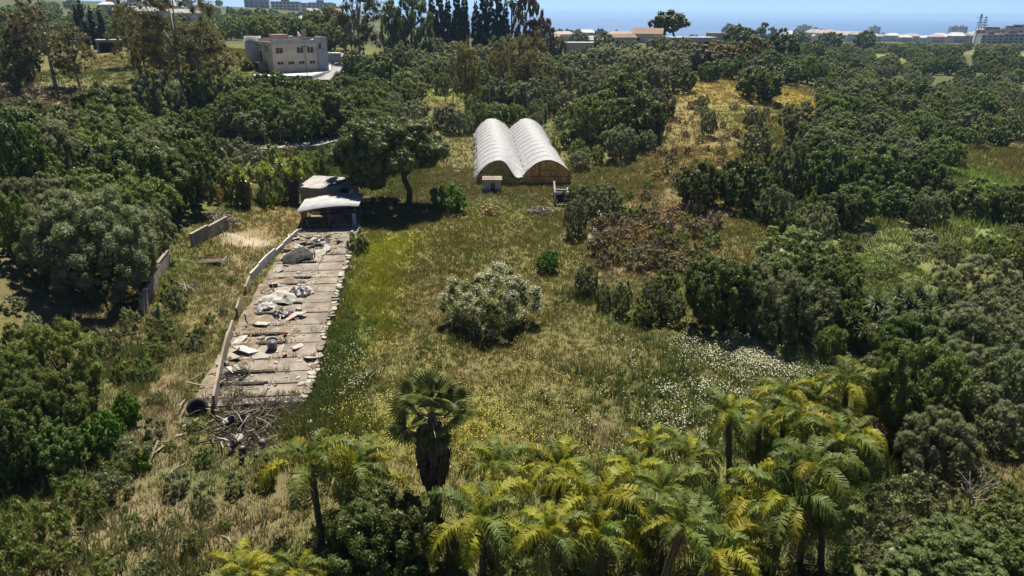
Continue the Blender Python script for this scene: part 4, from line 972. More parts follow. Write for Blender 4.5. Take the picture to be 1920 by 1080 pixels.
while v < SL+2:
    dp = random.choice((2.0, 2.3, 2.5, 2.9)); rows.append((v, dp))
    split = -4.2+4.9+random.uniform(-.06, .06)
    for (u0, u1) in ((-4.2, split), (split, 3.5)):
        zt = SZ+random.uniform(-.03, .05)
        def pnl(b):
            n = 5
            a0, a1, c0, c1 = u0+.05, u1-.05, v+.1, v+dp-.12
            top = [(a0, c0)]+[(a0+(a1-a0)*k/n, c0+random.uniform(-.03, .05)) for k in range(1, n)]+[(a1, c0), (a1, c1)]+[(a1-(a1-a0)*k/n, c1+random.uniform(-.06, .03)) for k in range(1, n)]+[(a0, c1)]
            b.prism(top, SZ-.3, zt)
        if not (v < 2.8 and u0 < -1 and False): part(sl, 'concrete_panel', 'conc' if random.random() < .8 else 'concd', pnl)
    if r_ % 3 != 2:
        for q in (0, 1):
            part(sl, 'channel_rail', 'black' if q else 'woodd', lambda b: b.b2((-3.8+random.uniform(0, .8), v+dp-.2+q*.2, SZ-.05), (split-random.uniform(.0, .5), v+dp-.08+q*.2, SZ+.2)))
        part(sl, 'ridge_strip', 'conc', lambda b: b.b2((split+.1, v+dp-.1, SZ-.1), (3.45, v+dp+.02, SZ+.08)))
    v += dp; r_ += 1
# broken kerb on the right
for k in range(88):
    v = k*.62+random.uniform(-.1, .1)
    b = MB(); a, c, e = random.uniform(.2, .5), random.uniform(.2, .5), random.uniform(.2, .6)
    poly = [(a*math.cos(t)*random.uniform(.75, 1.1), c*math.sin(t)*random.uniform(.75, 1.1)) for t in np.linspace(0, 2*math.pi, 8)[:-1]]
    b.prism(poly, -.3, SZ-.15+e*.5); o = b.build('kerb_block', M['conc' if random.random() < .6 else 'stone'], sl)
    o.location = (3.8+random.uniform(-.15, .2), v, 0); o.rotation_euler = (R(random.uniform(-8, 8)), R(random.uniform(-8, 8)), random.uniform(0, 3))
# left boundary wall of the floor, in panels, following the bend
LW = [(400,752),(412,690),(428,625),(450,560),(468,512),(500,478),(530,452),(558,428)]
LWp = [hit(x, y, lift=1.0) for x, y in LW]
wl = empty('boundary_wall', (LWp[0][0], LWp[0][1], 0)); tag(wl, 'low pale concrete wall along the left side of the ruined floor', 'wall')
for i in range(len(LWp)-1):
    a, c = Vector(LWp[i][:2]), Vector(LWp[i+1][:2]); ln = (c-a).length; ang = math.atan2(c.y-a.y, c.x-a.x); n = max(2, int(ln/2.4))
    for k in range(n):
        if (i, k) in ((2, 1), (3, 0)): continue
        m = a.lerp(c, (k+.5)/n); hh = random.uniform(1.0, 1.3)+(.25 if i < 2 else 0)
        part(wl, 'wall_panel', 'conc' if i < 4 else 'plasterg', lambda b: (b.box((m.x-LWp[0][0], m.y-LWp[0][1], hh/2-.2), (ln/n-.05, .2, hh+.4), rz=ang, rx=R(random.uniform(-3, 4)))))

# ------------------------------------------------------------------ debris on the floor
def chunk(r, flat=.5, n=9):
    b = MB(); vs = []; fs = []
    lo = [(r*math.cos(t)*random.uniform(.7, 1.15), r*math.sin(t)*random.uniform(.7, 1.15)) for t in np.linspace(0, 2*math.pi, n+1)[:-1]]
    vs = [(x, y, -r*.1) for x, y in lo]+[(x*random.uniform(.6, .9), y*random.uniform(.6, .9), r*flat*random.uniform(.7, 1.1)) for x, y in lo]
    fs = [tuple(range(n-1, -1, -1)), tuple(range(n, 2*n))]+[(i, (i+1) % n, n+(i+1) % n, n+i) for i in range(n)]
    b.add(vs, fs); return b
LETT = {}
def drop(b, name, mat, u, v, z, label, cat, group, rot=None, mesh=None):
    o = obj(name, mesh or b.mesh(name, M[mat])); o.location = S(u, v, z); o.rotation_euler = rot or (R(random.uniform(-8, 8)), R(random.uniform(-8, 8)), random.uniform(0, 6.28))
    return tag(o, label, cat, group)
GD = 'rubble on the ruined floor'
CH = [chunk(1.0, random.uniform(.35, .7)).mesh('rubble_chunk', M[m_]) for m_ in ('stone','stone','conc','concd','chalk','conc')]
def bins_label(L_, ph, far):
    """own label for each: which half of the floor, and its turn from the near end"""
    for side, nm in ((-1, 'left half'), (1, 'right half')):
        row = sorted([t for t in L_ if (t[0] < 0) == (side < 0)], key=lambda t: t[1])
        for i, t in enumerate(row): t[2]['label'] = ph+', '+nm+', '+ORD[i]+' from the near end'
ORD = ['first','second','third','fourth','fifth','sixth','seventh','eighth','ninth','tenth','eleventh','twelfth','thirteenth','fourteenth','fifteenth','sixteenth','seventeenth','eighteenth','nineteenth','twentieth','twenty-first','twenty-second','twenty-third','twenty-fourth','twenty-fifth','twenty-sixth','twenty-seventh','twenty-eighth','twenty-ninth','thirtieth']
def rub_uv():
    zone = random.random()
    if zone < .5: u, v = random.gauss(-.6, 2.0), random.gauss(40.5, 3.6)
    elif zone < .75: u, v = random.gauss(-1.5, 1.6), random.gauss(25, 2.4)
    else: u, v = random.uniform(-4, 3.4), random.uniform(2, 46)
    return max(-4.1, min(3.4, u)), v
big = []
for k in range(38):
    u, v = rub_uv(); r = random.uniform(.3, .5)
    o = drop(None, 'rubble_chunk', '', u, v, SZ+.04, 'x', 'rubble', GD, None, random.choice(CH)); o.scale = (r, r*random.uniform(.6, 1.2), r*random.uniform(.5, 1)); big.append((u, v, o))
bins_label(big, 'broken lump on the ruined floor', 0)
rb = MB()
for k in range(900):                              # crumbs of rubble too small to tell apart
    u, v = rub_uv() if random.random() < .65 else (random.gauss(.7, .2) if random.random() < .4 else random.uniform(-4, 3.5), random.uniform(0, 50))
    r = random.uniform(.04, .17); c = chunk(r, .6, 6); p3 = S(u, v, SZ+.02); rb.M = Matrix.Translation(p3) @ Matrix.Rotation(random.uniform(0, 6), 4, 'Z'); rb.add(c.v, c.f)
stuff(rb.build('rubble', M['stone']), 'crumbled concrete strewn over the ruined floor', 'rubble')
def drift(u0, u1, v0, v1, hmax, seed, thr=.42):
    """soil drifted over the panels"""
    nu, nv = 22, int((v1-v0)/.35); vs = []; fs = []
    for j in range(nv+1):
        for i in range(nu+1):
            u = u0+(u1-u0)*i/nu; v = v0+(v1-v0)*j/nv; e = min(1, 3*min(i/nu*2 if u0 > -3 else 1, 1-i/nu), 4*min(j/nv, 1-j/nv))
            q = float(fbm(u*.7+seed, v*.5, 3)); vs.append(S(u, v, SZ+hmax*max(-.5, (q-thr)*4*e-.25*(1-e))+random.uniform(-.02, .02)))
    for j in range(nv):
        for i in range(nu):
            a = j*(nu+1)+i; fs.append((a, a+1, a+nu+2, a+nu+1))
    b = MB(); b.add(vs, fs); return b
M['soil'] = surf('drifted_soil', (.13,.10,.07), (.24,.19,.14), 1.2, .95, .8, .05)
for q in ((-4.6, -1.2, 0, 12, .25, 1), (-4.6, -.6, 12, 30, .25, 8), (-3.5, 3.0, 34, 49, .22, 4, .5), (-.5, 3.6, 2, 30, .12, 6, .56), (-4.6, -2.5, 28, 47, .2, 2)):
    stuff(drift(*q).build('soil_drift', M['soil'], None, True), 'brown soil drifted over the ruined floor', 'soil')
flat_ = []
for k in range(40):
    zone = random.random()
    u, v = (random.gauss(-.8, 1.9), random.gauss(40, 3.4)) if zone < .6 else (random.uniform(-3.8, 3.5), random.uniform(4, 30))
    u = max(-4, min(3.6, u)); a, c = random.uniform(.4, 1.1), random.uniform(.3, .7)
    b = MB(); b.prism([(-a, -c), (a*.8, -c*random.uniform(.6, 1)), (a, c*.7), (random.uniform(-.2, .3), c), (-a*.9, c*.8)], 0, random.uniform(.04, .1))
    o = drop(b, 'broken_slab_piece', random.choice(('stone', 'conc', 'stone', 'tilepk', 'asb')), u, v, SZ+random.uniform(.08, .25), 'flat broken slab piece tilted among the rubble on the ruined floor', 'rubble', GD, (R(random.uniform(-22, 22)), R(random.uniform(-22, 22)), random.uniform(0, 6.28))); flat_.append((u, v, o))
bins_label(flat_, 'tilted broken slab piece on the ruined floor', 0)
plk = []
for k in range(44):                              # planks and sticks: left side and the near end
    zone = random.random()
    if zone < .45: u, v = random.uniform(-5.2, -2.4), random.uniform(-7, 9)
    elif zone < .8: u, v = random.uniform(-4.6, -2.6), random.uniform(9, 28)
    else: u, v = random.gauss(-.5, 1.5), random.gauss(40, 3)
    ln = random.uniform(.8, 2.6); b = MB()
    if random.random() < .45: b.box((0, 0, 0), (ln, random.uniform(.08, .2), .05))
    else: b.tube([(-ln/2, 0, 0), (0, random.uniform(-.15, .15), .06), (ln/2, random.uniform(-.1, .1), 0)], [.06, .05, .03], 6)
    p = S(u, v); base = max(SZ, h1(p[0], p[1])) if v > 0 else h1(p[0], p[1])
    o = drop(b, 'loose_plank', random.choice(('wood', 'woodd', 'wood', 'conc')), u, v, base+random.uniform(.08, .5), 'weathered plank or pole in the scrap along the boundary wall', 'plank', 'scrap planks by the boundary wall', (R(random.uniform(-15, 15)), R(random.uniform(-16, 16)), random.uniform(0, 6.28))); plk.append((u+3.6, v, o))
bins_label(plk, 'weathered scrap plank beside the boundary wall', 0)
def pot_mesh(mat, r=.32, h=.5):
    b = MB(); n = 14; prof = [(r*.78, 0), (r*.9, h*.5), (r, h*.92), (r*1.1, h*.92), (r*1.1, h), (r*.95, h), (r*.72, .06)]
    vs = [(q*math.cos(k*2*math.pi/n), q*math.sin(k*2*math.pi/n), z) for q, z in prof for k in range(n)]
    fs = [(i*n+k, i*n+(k+1) % n, (i+1)*n+(k+1) % n, (i+1)*n+k) for i in range(len(prof)-1) for k in range(n)]+[tuple(range(n-1, -1, -1)), tuple((len(prof)-1)*n+k for k in range(n))]
    b.add(vs, fs); return b.mesh('plant_pot', M[mat], True)
PM = pot_mesh('black'); PG = pot_mesh('greypl')
pots = [(421,725),(443,722),(436,798),(456,790),(452,802),(463,848),(508,858),(450,868),(415,705),(470,765),(430,790),(478,860),(495,838),(440,845),(520,845),(428,690)]
for i, (x, y) in enumerate(pots):
    X, Y, Z, d = hit(x, y); b = .55+.4*random.random()
    e = obj('plant_pot', PM if i % 3 else PG, None, (X, Y, Z+.3), (R(random.choice((70, 95, 110, 20))), 0, random.uniform(0, 6.28)), (b, b, b))
    e['category'] = 'pot'; THINGS.append((e, 'empty dark nursery pot', 'pot', x, y, 'in the scrap heap', Y))
for i, (x, y, lab) in enumerate(((427,796,'pale round lid lying at the left of the scrap heap'), (448,828,'pale round lid in the middle of the scrap heap'), (582,798,'small white disc lying in the grass right of the scrap heap'))):
    X, Y, Z, d = hit(x, y); b = MB(); n = 18; r = .36 if i < 2 else .2
    b.tube([(0, 0, 0), (0, 0, .08)], r, n); b.tube([(0, 0, .08), (0, 0, .12)], r*.85, n)
    o = b.build('round_lid', M['chalk']); o.location = (X, Y, Z+.28); o.rotation_euler = (R(14), R(-8), 0); tag(o, lab, 'lid')
X, Y, Z, d = hit(512, 660); b = MB()
b.tube([(0, 0, 0), (0, 0, .75), (0, 0, .8)], [.42, .46, .5], 16, False); b.tube([(0, 0, .62), (0, 0, .68)], .44, 16)
o = b.build('bucket', M['greypl'], None, True); o.location = (X, Y, SZ+.1); o.rotation_euler = (R(12), R(6), 0); tag(o, 'dark grey plastic drum standing on the ruined floor', 'drum')
# tyre-like hoops, sacks, tarpaulin heap
def torus(b, r, q, n=18, m=7):
    vs = [((r+q*math.cos(2*math.pi*j/m))*math.cos(2*math.pi*i/n), (r+q*math.cos(2*math.pi*j/m))*math.sin(2*math.pi*i/n), q*math.sin(2*math.pi*j/m)) for i in range(n) for j in range(m)]
    b.add(vs, [(i*m+j, ((i+1) % n)*m+j, ((i+1) % n)*m+(j+1) % m, i*m+(j+1) % m) for i in range(n) for j in range(m)])
X, Y, Z, d = hit(372, 775); b = MB(); torus(b, .55, .2); b.tube([(0, 0, -.1), (0, 0, .02)], .4, 12); o = b.build('tyre', M['rubber'], None, True); o.location = (X, Y, Z+.5); o.rotation_euler = (R(60), 0, R(20)); tag(o, 'old black tyre leaning in the grass beside the scrap heap', 'tyre')
def tarp(r, seed, hh):
    rs = np.random.RandomState(seed); n = 16; vs = []; fs = []
    for j in range(n+1):
        for i in range(n+1):
            u, v = i/n*2-1, j/n*2-1; q = max(0, 1-(u*u+v*v)*.75)
            vs.append((u*r*1.2+rs.normal(0, .04), v*r+rs.normal(0, .04), hh*q**.7*(.55+.9*float(fbm(u*2.2+seed, v*2.2, 2)))+.06*rs.normal()))
    for j in range(n):
        for i in range(n):
            a = j*(n+1)+i; fs.append((a, a+1, a+n+2, a+n+1))
    b = MB(); b.add(vs, fs); return b
for (x, y, r, m_, lab) in ((525,572,1.35,'chalk','crumpled pale tarpaulin heap in the middle of the ruined floor'), (503,585,.8,'asb','small crumpled grey sheet left of the pale tarpaulin heap'), (565,560,1.0,'black','crumpled black plastic behind the pale tarpaulin heap'), (530,598,.8,'black','crumpled black plastic before the pale tarpaulin heap'),
  (560,490,1.5,'rubber','dark burnt heap on the ruined floor near the shelter'), (600,462,1.0,'black','dark heap of rags before the shelter'), (508,515,.0,'','')):
    if not r: continue
    X, Y, Z, d = hit(x, y); o = tarp(r, int(x), r*.7).build('tarpaulin', M[m_], None, True); o.location = (X, Y, SZ); o.rotation_euler = (0, 0, x); tag(o, lab, 'tarpaulin')
for (x, y, lab) in ((533,637,'small red clay pot on the middle joint of the ruined floor'), (533,676,'small red clay pot nearer the scrap heap on the ruined floor')):
    X, Y, Z, d = hit(x, y); o = obj('clay_pot', pot_mesh('redclay', .16, .26), None, (X, Y, SZ+.12), (R(80), 0, 1)); tag(o, lab, 'pot')
# heap of palm trash and log pile, stick pile by the tunnels, sticks on the track
def heap(name, px, py, n, rad, hgt_, lens, mats, label, cat, nm):
    X, Y, Z, d = hit(px, py); e = empty(name, (X, Y, Z)); tag(e, label, cat)
    for k in range(n):
        q = rad*math.sqrt(random.random()); t = random.uniform(0, 6.28); ln = random.uniform(*lens); zz = hgt_*(1-(q/rad)**1.5)*random.random()
        b = MB(); b.tube([(-ln/2, 0, 0), (0, random.uniform(-.1, .1), random.uniform(0, .12)), (ln/2, 0, 0)], [.05, .06, .035], 5)
        o = b.build(nm, M[random.choice(mats)], e); o.location = (q*math.cos(t)*1.3, q*math.sin(t), zz+.08); o.rotation_euler = (R(random.uniform(-25, 25)), R(random.uniform(-25, 25)), random.uniform(0, 6.28))
heap('firewood_pile', 1015, 400, 90, 1.6, 1.5, (.5, 1.4), ['bark_pale', 'wood', 'greypl'], 'grey heap of cut sticks on the grass before the right tunnel', 'pile', 'stick')
heap('palm_trash_heap', 405, 418, 90, 2.3, 2.0, (1, 2.6), ['wood', 'dead', 'bark_pale'], 'heap of dry palm fronds on the bank above the low retaining wall', 'pile', 'dry_frond')
heap('branch_heap', 350, 540, 16, 1.3, .5, (1, 2.4), ['bark_pale', 'wood'], 'few dry branches lying below the grey retaining wall', 'pile', 'branch')
heap('branch_heap', 1385, 648, 16, 1.2, .4, (.9, 2), ['bark_pale', 'wood'], 'pale dry branches before the evergreen row', 'pile', 'branch')
heap('scrap_heap', 455, 805, 70, 2.3, 1.0, (.7, 2.2), ['woodd', 'woodd', 'wood', 'black', 'bark'], 'dark tangled scrap heap at the near end of the ruined floor', 'pile', 'stick')
heap('scrap_heap', 432, 715, 40, 1.3, .8, (.6, 1.7), ['woodd', 'wood', 'black'], 'dark scrap heap against the near end of the boundary wall', 'pile', 'stick')
heap('scrap_heap', 520, 775, 40, 1.7, .6, (.6, 1.8), ['woodd', 'bark'], 'brown twig heap at the near edge of the ruined floor', 'pile', 'stick')
b = MB(); 
X, Y, Z, d = hit(388, 492); fe = empty('bed_frame', (X, Y, Z+.15), R(10)); tag(fe, 'rusty bent frame lying on the track below the palm trash heap', 'frame')
part(fe, 'rail', 'bark_pale', lambda b: b.tube([(-2.0, -.6, .0), (0, -.9, .1), (1.8, -.6, .1), (2.1, .5, .3)], .08, 6)); part(fe, 'rail', 'rust_m', lambda b: b.tube([(-2, -.5, .1), (-1.6, .8, .2), (1.9, .7, .2)], .06, 6)); part(fe, 'mesh_panel', 'woodd', lambda b: b.box((0, .1, .05), (3.2, 1.1, .06), rz=R(4)))
for i, (x, y, l, a) in enumerate(((395,995,1.6,20),(335,880,1.5,60),(335,990,1.2,35),(360,1030,1.6,-20),(425,1015,1.1,-40),(90,950,3.0,-15),(125,1005,2.0,15),(240,725,1.2,70),(560,745,.9,80),(420,985,1.3,10),(300,1010,.8,50))):
    X, Y, Z, d = hit(x, y); b = MB(); b.tube([(-l/2, 0, 0), (0, .12, .05), (l/2, 0, .03)], [.05, .045, .02], 6); b.tube([(0, .12, .05), (l*.3, .45, .12)], [.03, .012], 5)
    o = b.build('fallen_branch', M['bark_pale']); o.location = (X, Y, Z+.08); o.rotation_euler = (0, 0, R(a)); tag(o, 'dry pale branch lying on the foreground track, %s from the left' % ['seventh','fifth','sixth','eighth','tenth','first','second','third','eleventh','ninth','fourth'][i], 'branch', 'fallen branches on the track')
for (x, y, r, lab, m_) in ((1690,1027,.9,'pale boulder on the bank at the lower right','chalk'), (855,322,.9,'pale strip of torn film lying left of the tunnels','chalk'), (1050,222,.9,'grey rubble spill right of the tunnel backs','stone')):
    X, Y, Z, d = hit(x, y); nm, ct = {1690: ('boulder', 'rock'), 855: ('film_scrap', 'plastic sheet'), 1050: ('rubble_mound', 'rubble')}[x]; o = chunk(r, .5).build(nm, M[m_]); o.location = (X, Y, Z); o.scale = (1.5, .6, .5); o.rotation_euler = (0, 0, R(35 if x == 1690 else -12)); tag(o, lab, ct)

# ------------------------------------------------------------------ palms
def frond_mesh(mat, L=3.0, a0=58, a1=-62, npair=46, ll=.62, seed=0, wd=.075):
    rs = np.random.RandomState(seed); n = 24; P = [np.array([0., 0, 0])]; A = []
    for i in range(n):
        t = (i+.5)/n; a = R(a0+(a1-a0)*t**1.25); A.append(a); P.append(P[-1]+np.array([math.cos(a), 0, math.sin(a)])*L/n)
    P = np.array(P); V = []; Fq = []
    for k in range(npair*2):
        t = .13+.86*(k//2+rs.uniform(0, .8))/npair; sgn = 1 if k % 2 else -1
        i = min(n-1, int(t*n)); p = P[i]+(P[i+1]-P[i])*(t*n-i); d = np.array([math.cos(A[i]), 0, math.sin(A[i])]); up = np.array([-math.sin(A[i]), 0, math.cos(A[i])])
        l = ll*(.45+.75*math.sin(math.pi*min(1, t*.85+.12)))*rs.uniform(.8, 1.15)
        side = np.array([0, sgn, 0])*.9+d*rs.uniform(.3, .6)+up*rs.uniform(-.15, .5); side = side/np.linalg.norm(side)
        m = p+side*l*.5; e = p+side*l*.85+np.array([0, 0, -l*.5])
        w = d*wd*.5
        j = len(V); V += [p-w*.6, p+w*.6, m+w, m-w, e+w*.15, e-w*.15]; Fq += [(j, j+1, j+2, j+3), (j+3, j+2, j+4, j+5)]
    for i in range(n):
        w = np.array([0, .03*(1-i/n)+.008, 0]); j = len(V); V += [P[i]-w, P[i]+w, P[i+1]+w, P[i+1]-w]; Fq.append((j, j+1, j+2, j+3))
    return npmesh('frond', np.array(V), Fq, [M[mat]])
FR = {m_: [frond_mesh(m_, 3.0, a, c, seed=i) for i, (a, c) in enumerate(((62, -58), (50, -70), (66, -40)))] for m_ in ('palm', 'palmy')}
FRL = {m_: [frond_mesh(m_, 3.0, a, c, npair=26, seed=i+9, wd=.11) for i, (a, c) in enumerate(((60, -60), (48, -66)))] for m_ in ('palm', 'palmy')}
DEADF = frond_mesh('dead', 2.4, -50, -88, 30, .5, 4, .06)
def qtrunk(h, r=.17):
    b = MB(); b.tube([(0, 0, -.5)]+[(0, 0, h*k/8) for k in range(1, 9)], [r*1.25]+[r*(1.05+.08*(k % 2)) for k in range(1, 9)], 9); return b.mesh('trunk', M['bark'], True)
QT = {h: qtrunk(h) for h in (2.5, 3.5, 4.5, 5.5)}
PALM_N = [0]
def queen(px, py, h, sz, yel, label=None, dead=4):
    """feather palm whose crown heart sits at the pixel"""
    X, Y, Z, d = hit(px, py, hm=h); e = empty('feather_palm', (X, Y, Z), random.uniform(0, 6.28)); e['category'] = 'palm tree'
    hs = random.uniform(.75, 1.35); t = obj('trunk', QT[h], e, None, None, (1, 1, hs)); h = h*hs; sz = sz*random.uniform(.9, 1.25)
    n = random.randint(11, 16); e.rotation_euler = (R(random.uniform(-8, 8)), R(random.uniform(-8, 8)), e.rotation_euler.z)
    for k in range(n):
        el = R(22-62*(k/n)**1.1+random.uniform(-6, 6)); m_ = 'palmy' if random.random() < yel*(.45+.9*k/n) else 'palm'
        s = sz*random.uniform(.82, 1.1)*(.75 if k < 3 else 1)
        obj('frond', random.choice((FR if py > 600 else FRL)[m_]), e, (0, 0, h), (0, -el, k*2.39996+random.uniform(-.2, .2)), (s, s, s))
    for k in range(dead): obj('dead_frond', DEADF, e, (0, 0, h-.15), (0, R(random.uniform(-5, 12)), random.uniform(0, 6.28)), (sz*.9,)*3)
    PLACED.append((X, Y, 1.2)); THINGS.append((e, 'yellow-green feather palm' if yel > .45 else 'green feather palm', 'palm tree', px, py, 'in the lower right palm grove' if px > 850 else 'beside the fan palm at the bottom', Y))
for p in ((590,895,4.5,1.0,.5),(655,868,3.5,.9,.4),(690,885,2.5,.8,.3),(905,950,4.5,1.05,.45),(925,885,3.5,.95,.45),(1050,890,3.5,.9,.55),(1100,930,4.5,1.0,.6),(1140,1010,3.5,1.0,.45),(1050,1030,3.5,.95,.55),(1380,1020,2.5,.9,.5),(1180,870,3.5,.95,.6),
  (1240,1010,4.5,1.05,.3),(1250,905,4.5,1.0,.35),(1285,850,3.5,.95,.5),(1330,1020,3.5,.95,.6),(1385,825,4.5,1.0,.45),(1410,920,4.5,1.0,.5),(1470,950,4.5,1.05,.3),(1500,800,3.5,.9,.55),
  (1530,900,5.5,1.1,.25),(1555,840,3.5,.95,.4),(1480,745,3.5,.9,.75),(1535,745,3.5,.9,.75),(1600,710,4.5,.9,.6),(1575,780,2.5,.85,.6),(1430,790,2.5,.8,.7),(1220,830,2.5,.75,.7),(1600,820,2.5,.8,.6),(1640,700,2.5,.75,.8),(1560,960,3.5,.95,.35)):
    queen(*p)
for p in ((440,1060,2.5,.75,.9),(545,1055,2.5,.75,.7),(470,1075,2.5,.6,.9)): queen(p[0], p[1]+10, 2.5, p[3], p[4], dead=0)

# fan palm with its skirt
def fan_mesh(seed, pet=1.35, r=1.0):
    rs = np.random.RandomState(seed); V = []; Fq = []; n = 22
    for k in range(n):
        a = R(-112+224*(k+.5)/n); da = R(224/n*.48); lift = .16 if k % 2 else -.02
        def q(rr, aa, z): return np.array([pet+rr*math.cos(aa), rr*math.sin(aa), z-.12*(rr/r)**2*r+.10*math.cos(aa)])
        j = len(V); e = rs.uniform(.92, 1.1)
        V += [q(.05, a, 0), q(r*.62, a-da, -.03), q(r*.66, a, .05), q(r*.62, a+da, -.03), q(r*e, a, -.08), q(r*.8, a-da*.5, -.05), q(r*.8, a+da*.5, -.05)]
        Fq += [(j, j+1, j+2, j+2), (j, j+2, j+3, j+3), (j+1, j+5, j+2, j+2), (j+2, j+6, j+3, j+3), (j+2, j+5, j+4, j+4), (j+2, j+4, j+6, j+6)]
    F3 = [f[:3] for f in Fq]; nf = len(F3)
    for s in range(3):
        j = len(V); a, c = s*2.1, (s+1)*2.1
        V += [np.array([0, .04*math.cos(a), .04*math.sin(a)]), np.array([0, .04*math.cos(c), .04*math.sin(c)]), np.array([pet+.1, .02*math.cos(c), .02*math.sin(c)]), np.array([pet+.1, .02*math.cos(a), .02*math.sin(a)])]; F3 += [(j, j+1, j+2), (j, j+2, j+3)]
    return npmesh('fan_leaf', np.array(V), F3, [M['fan'], M['stalk']], False, [0]*nf+[1]*(len(F3)-nf))
M['stalk'] = surf('palm_stalk', (.20,.22,.10), (.32,.33,.17), 3, .5, 0)
FAN = [fan_mesh(i) for i in range(3)]
X, Y, Z, d = hit(817, 958)
wp = empty('fan_palm', (X, Y, Z)); tag(wp, 'tall fan palm with dark skirt of dead leaves in the foreground', 'palm tree')
HP = 6.6
part(wp, 'trunk', 'bark', lambda b: b.tube([(0, 0, -.5), (.03, 0, 1.5), (0, 0, HP)], [.4, .3, .25], 12), True)
rs = np.random.RandomState(2); V = []; F3 = []
for k in range(900):
    z1 = HP-.2-rs.uniform(0, 1)**1.0*4.3; t = rs.uniform(0, 6.28); ln = rs.uniform(.7, 1.5); tp_ = (HP-z1)/4.5
    rr = (.32+.7*math.sin(math.pi*min(1, .22+.75*tp_))**.8)*rs.uniform(.5, 1.05); w = rs.uniform(.08, .2)
    a = np.array([math.cos(t), math.sin(t), 0]); tt = np.array([-math.sin(t), math.cos(t), 0]); j = len(V)
    V += [a*rr*.75+np.array([0, 0, z1]), a*rr+tt*w+np.array([0, 0, z1-ln*.55]), a*rr*.94-tt*w*.2+np.array([0, 0, z1-ln]), a*rr*1.03-tt*w+np.array([0, 0, z1-ln*.5])]; F3.append((j, j+1, j+2, j+3))
obj('dead_leaf_skirt', npmesh('dead_leaf_skirt', np.array(V), F3, [surf('skirt', (.085,.062,.04), (.21,.16,.11), 4)]), wp)
for k in range(26):
    el = R(84-92*(k/26)**.9+random.uniform(-8, 8)); s = random.uniform(1.0, 1.3)*(.85 if k < 5 else 1)
    obj('fan_leaf', random.choice(FAN), wp, (0, 0, HP+.25-.6*k/26), (R(random.uniform(-25, 25)), -el, k*2.39996), (s, s, s))
# three far fan palms behind the cypress row
for i, (x, t) in enumerate(((913, 4), (931, -4), (959, 6))):
    X, Y, Z, d = hit(x, 94); s = d/FPX; hh = (94-t)*s
    e = empty('fan_palm', (X, Y, Z)); tag(e, 'far fan palm showing over the cypress row, %s from the left' % ('first', 'second', 'third')[i], 'palm tree', 'fan palms on the ridge')
    part(e, 'trunk', 'bark', lambda b: b.tube([(0, 0, -.5), (0, 0, hh)], [.35, .28], 8)); part(e, 'dead_leaf_skirt', 'dead', lambda b: b.tube([(0, 0, hh-3.5), (0, 0, hh-2.4), (0, 0, hh-.3)], [.5, 1.0, .6], 10))
    for k in range(20): obj('fan_leaf', FAN[k % 3], e, (0, 0, hh), (R(random.uniform(-25, 25)), -R(70-130*k/20), k*2.39996), (1.6,)*3)

# yuccas
def rosette(mat, n=46, L=.85, seed=0, w=.075):
    rs = np.random.RandomState(seed); V = []; Fq = []
    for k in range(n):
        el = R(88-130*(k/n)**1.1); t = k*2.39996; d = np.array([math.cos(el)*math.cos(t), math.cos(el)*math.sin(t), math.sin(el)]); s = np.array([-math.sin(t), math.cos(t), 0])*w*.5; l = L*rs.uniform(.8, 1.1)
        j = len(V); V += [d*.05-s*.6, d*.05+s*.6, d*l*.6+s, d*l*.6-s, d*l+np.array([0, 0, -.12*l])]; Fq += [(j, j+1, j+2, j+3), (j+3, j+2, j+4, j+4)]
    F3 = []
    for f in Fq:
        F3.append(f[:3])
        if f[2] != f[3]: F3.append((f[0], f[2], f[3]))
    return npmesh('leaf_rosette', np.array(V), F3, [M[mat]])
RO = {'yucca': [rosette('yucca', seed=1), rosette('yucca', seed=2)], 'yuccay': [rosette('yuccay', 34, .75, 3, .13), rosette('yuccay', 34, .8, 4, .13)], 'dead': [rosette('dead', 40, .8, 5)]}
def yucca(px, py, h, nst, mat, label, spread=.8, sz=1.0, skirt=True):
    X, Y, Z, d = hit(px, py); e = empty('yucca', (X, Y, Z-.1)); tag(e, label, 'yucca')
    for k in range(nst):
        t = 6.28*k/nst+random.uniform(-.3, .3); q = spread*random.uniform(.35, 1.0); hh = h*random.uniform(.7, 1.05); top = Vector((q*math.cos(t), q*math.sin(t), hh))
        st = part(e, 'stem', 'bark', lambda b: b.tube([(q*.25*math.cos(t), q*.25*math.sin(t), -.2), (q*.45*math.cos(t), q*.45*math.sin(t), hh*.4), top], [.34*sz, .2*sz, .13*sz], 8), True)
        if skirt:
            def sk_(b):
                for j in range(60):
                    a = random.uniform(0, 6.28); z = hh-random.random()**.8*hh*.6; rr = (.42+.2*random.random())*sz; f = z/hh
                    c = Vector((q*math.cos(t)*f, q*math.sin(t)*f, 0)); dv = Vector((math.cos(a), math.sin(a), 0)); sd_ = Vector((-math.sin(a), math.cos(a), 0))*.05
                    b.add([c+dv*.12+Vector((0, 0, z)), c+dv*rr+sd_+Vector((0, 0, z-.35)), c+dv*rr*.8+Vector((0, 0, z-.8)), c+dv*rr-sd_+Vector((0, 0, z-.35))], [(0, 1, 2, 3)])
            part(st, 'dead_leaf_skirt', 'dead', sk_)
        for j in range(random.randint(2, 4)):
            o = Vector((random.uniform(-.45, .45), random.uniform(-.45, .45), random.uniform(-.35, .25)))*sz if j else Vector((0, 0, 0))
            if j: part(st, 'branch', 'bark', lambda b: b.tube([top-Vector((0, 0, .5)), top+o], [.1*sz, .08*sz], 6))
            obj('leaf_rosette', random.choice(RO[mat]), st, top+o, (R(random.uniform(-15, 15)), R(random.uniform(-15, 15)), random.uniform(0, 6)), (sz,)*3)
    PLACED.append((X, Y, spread))
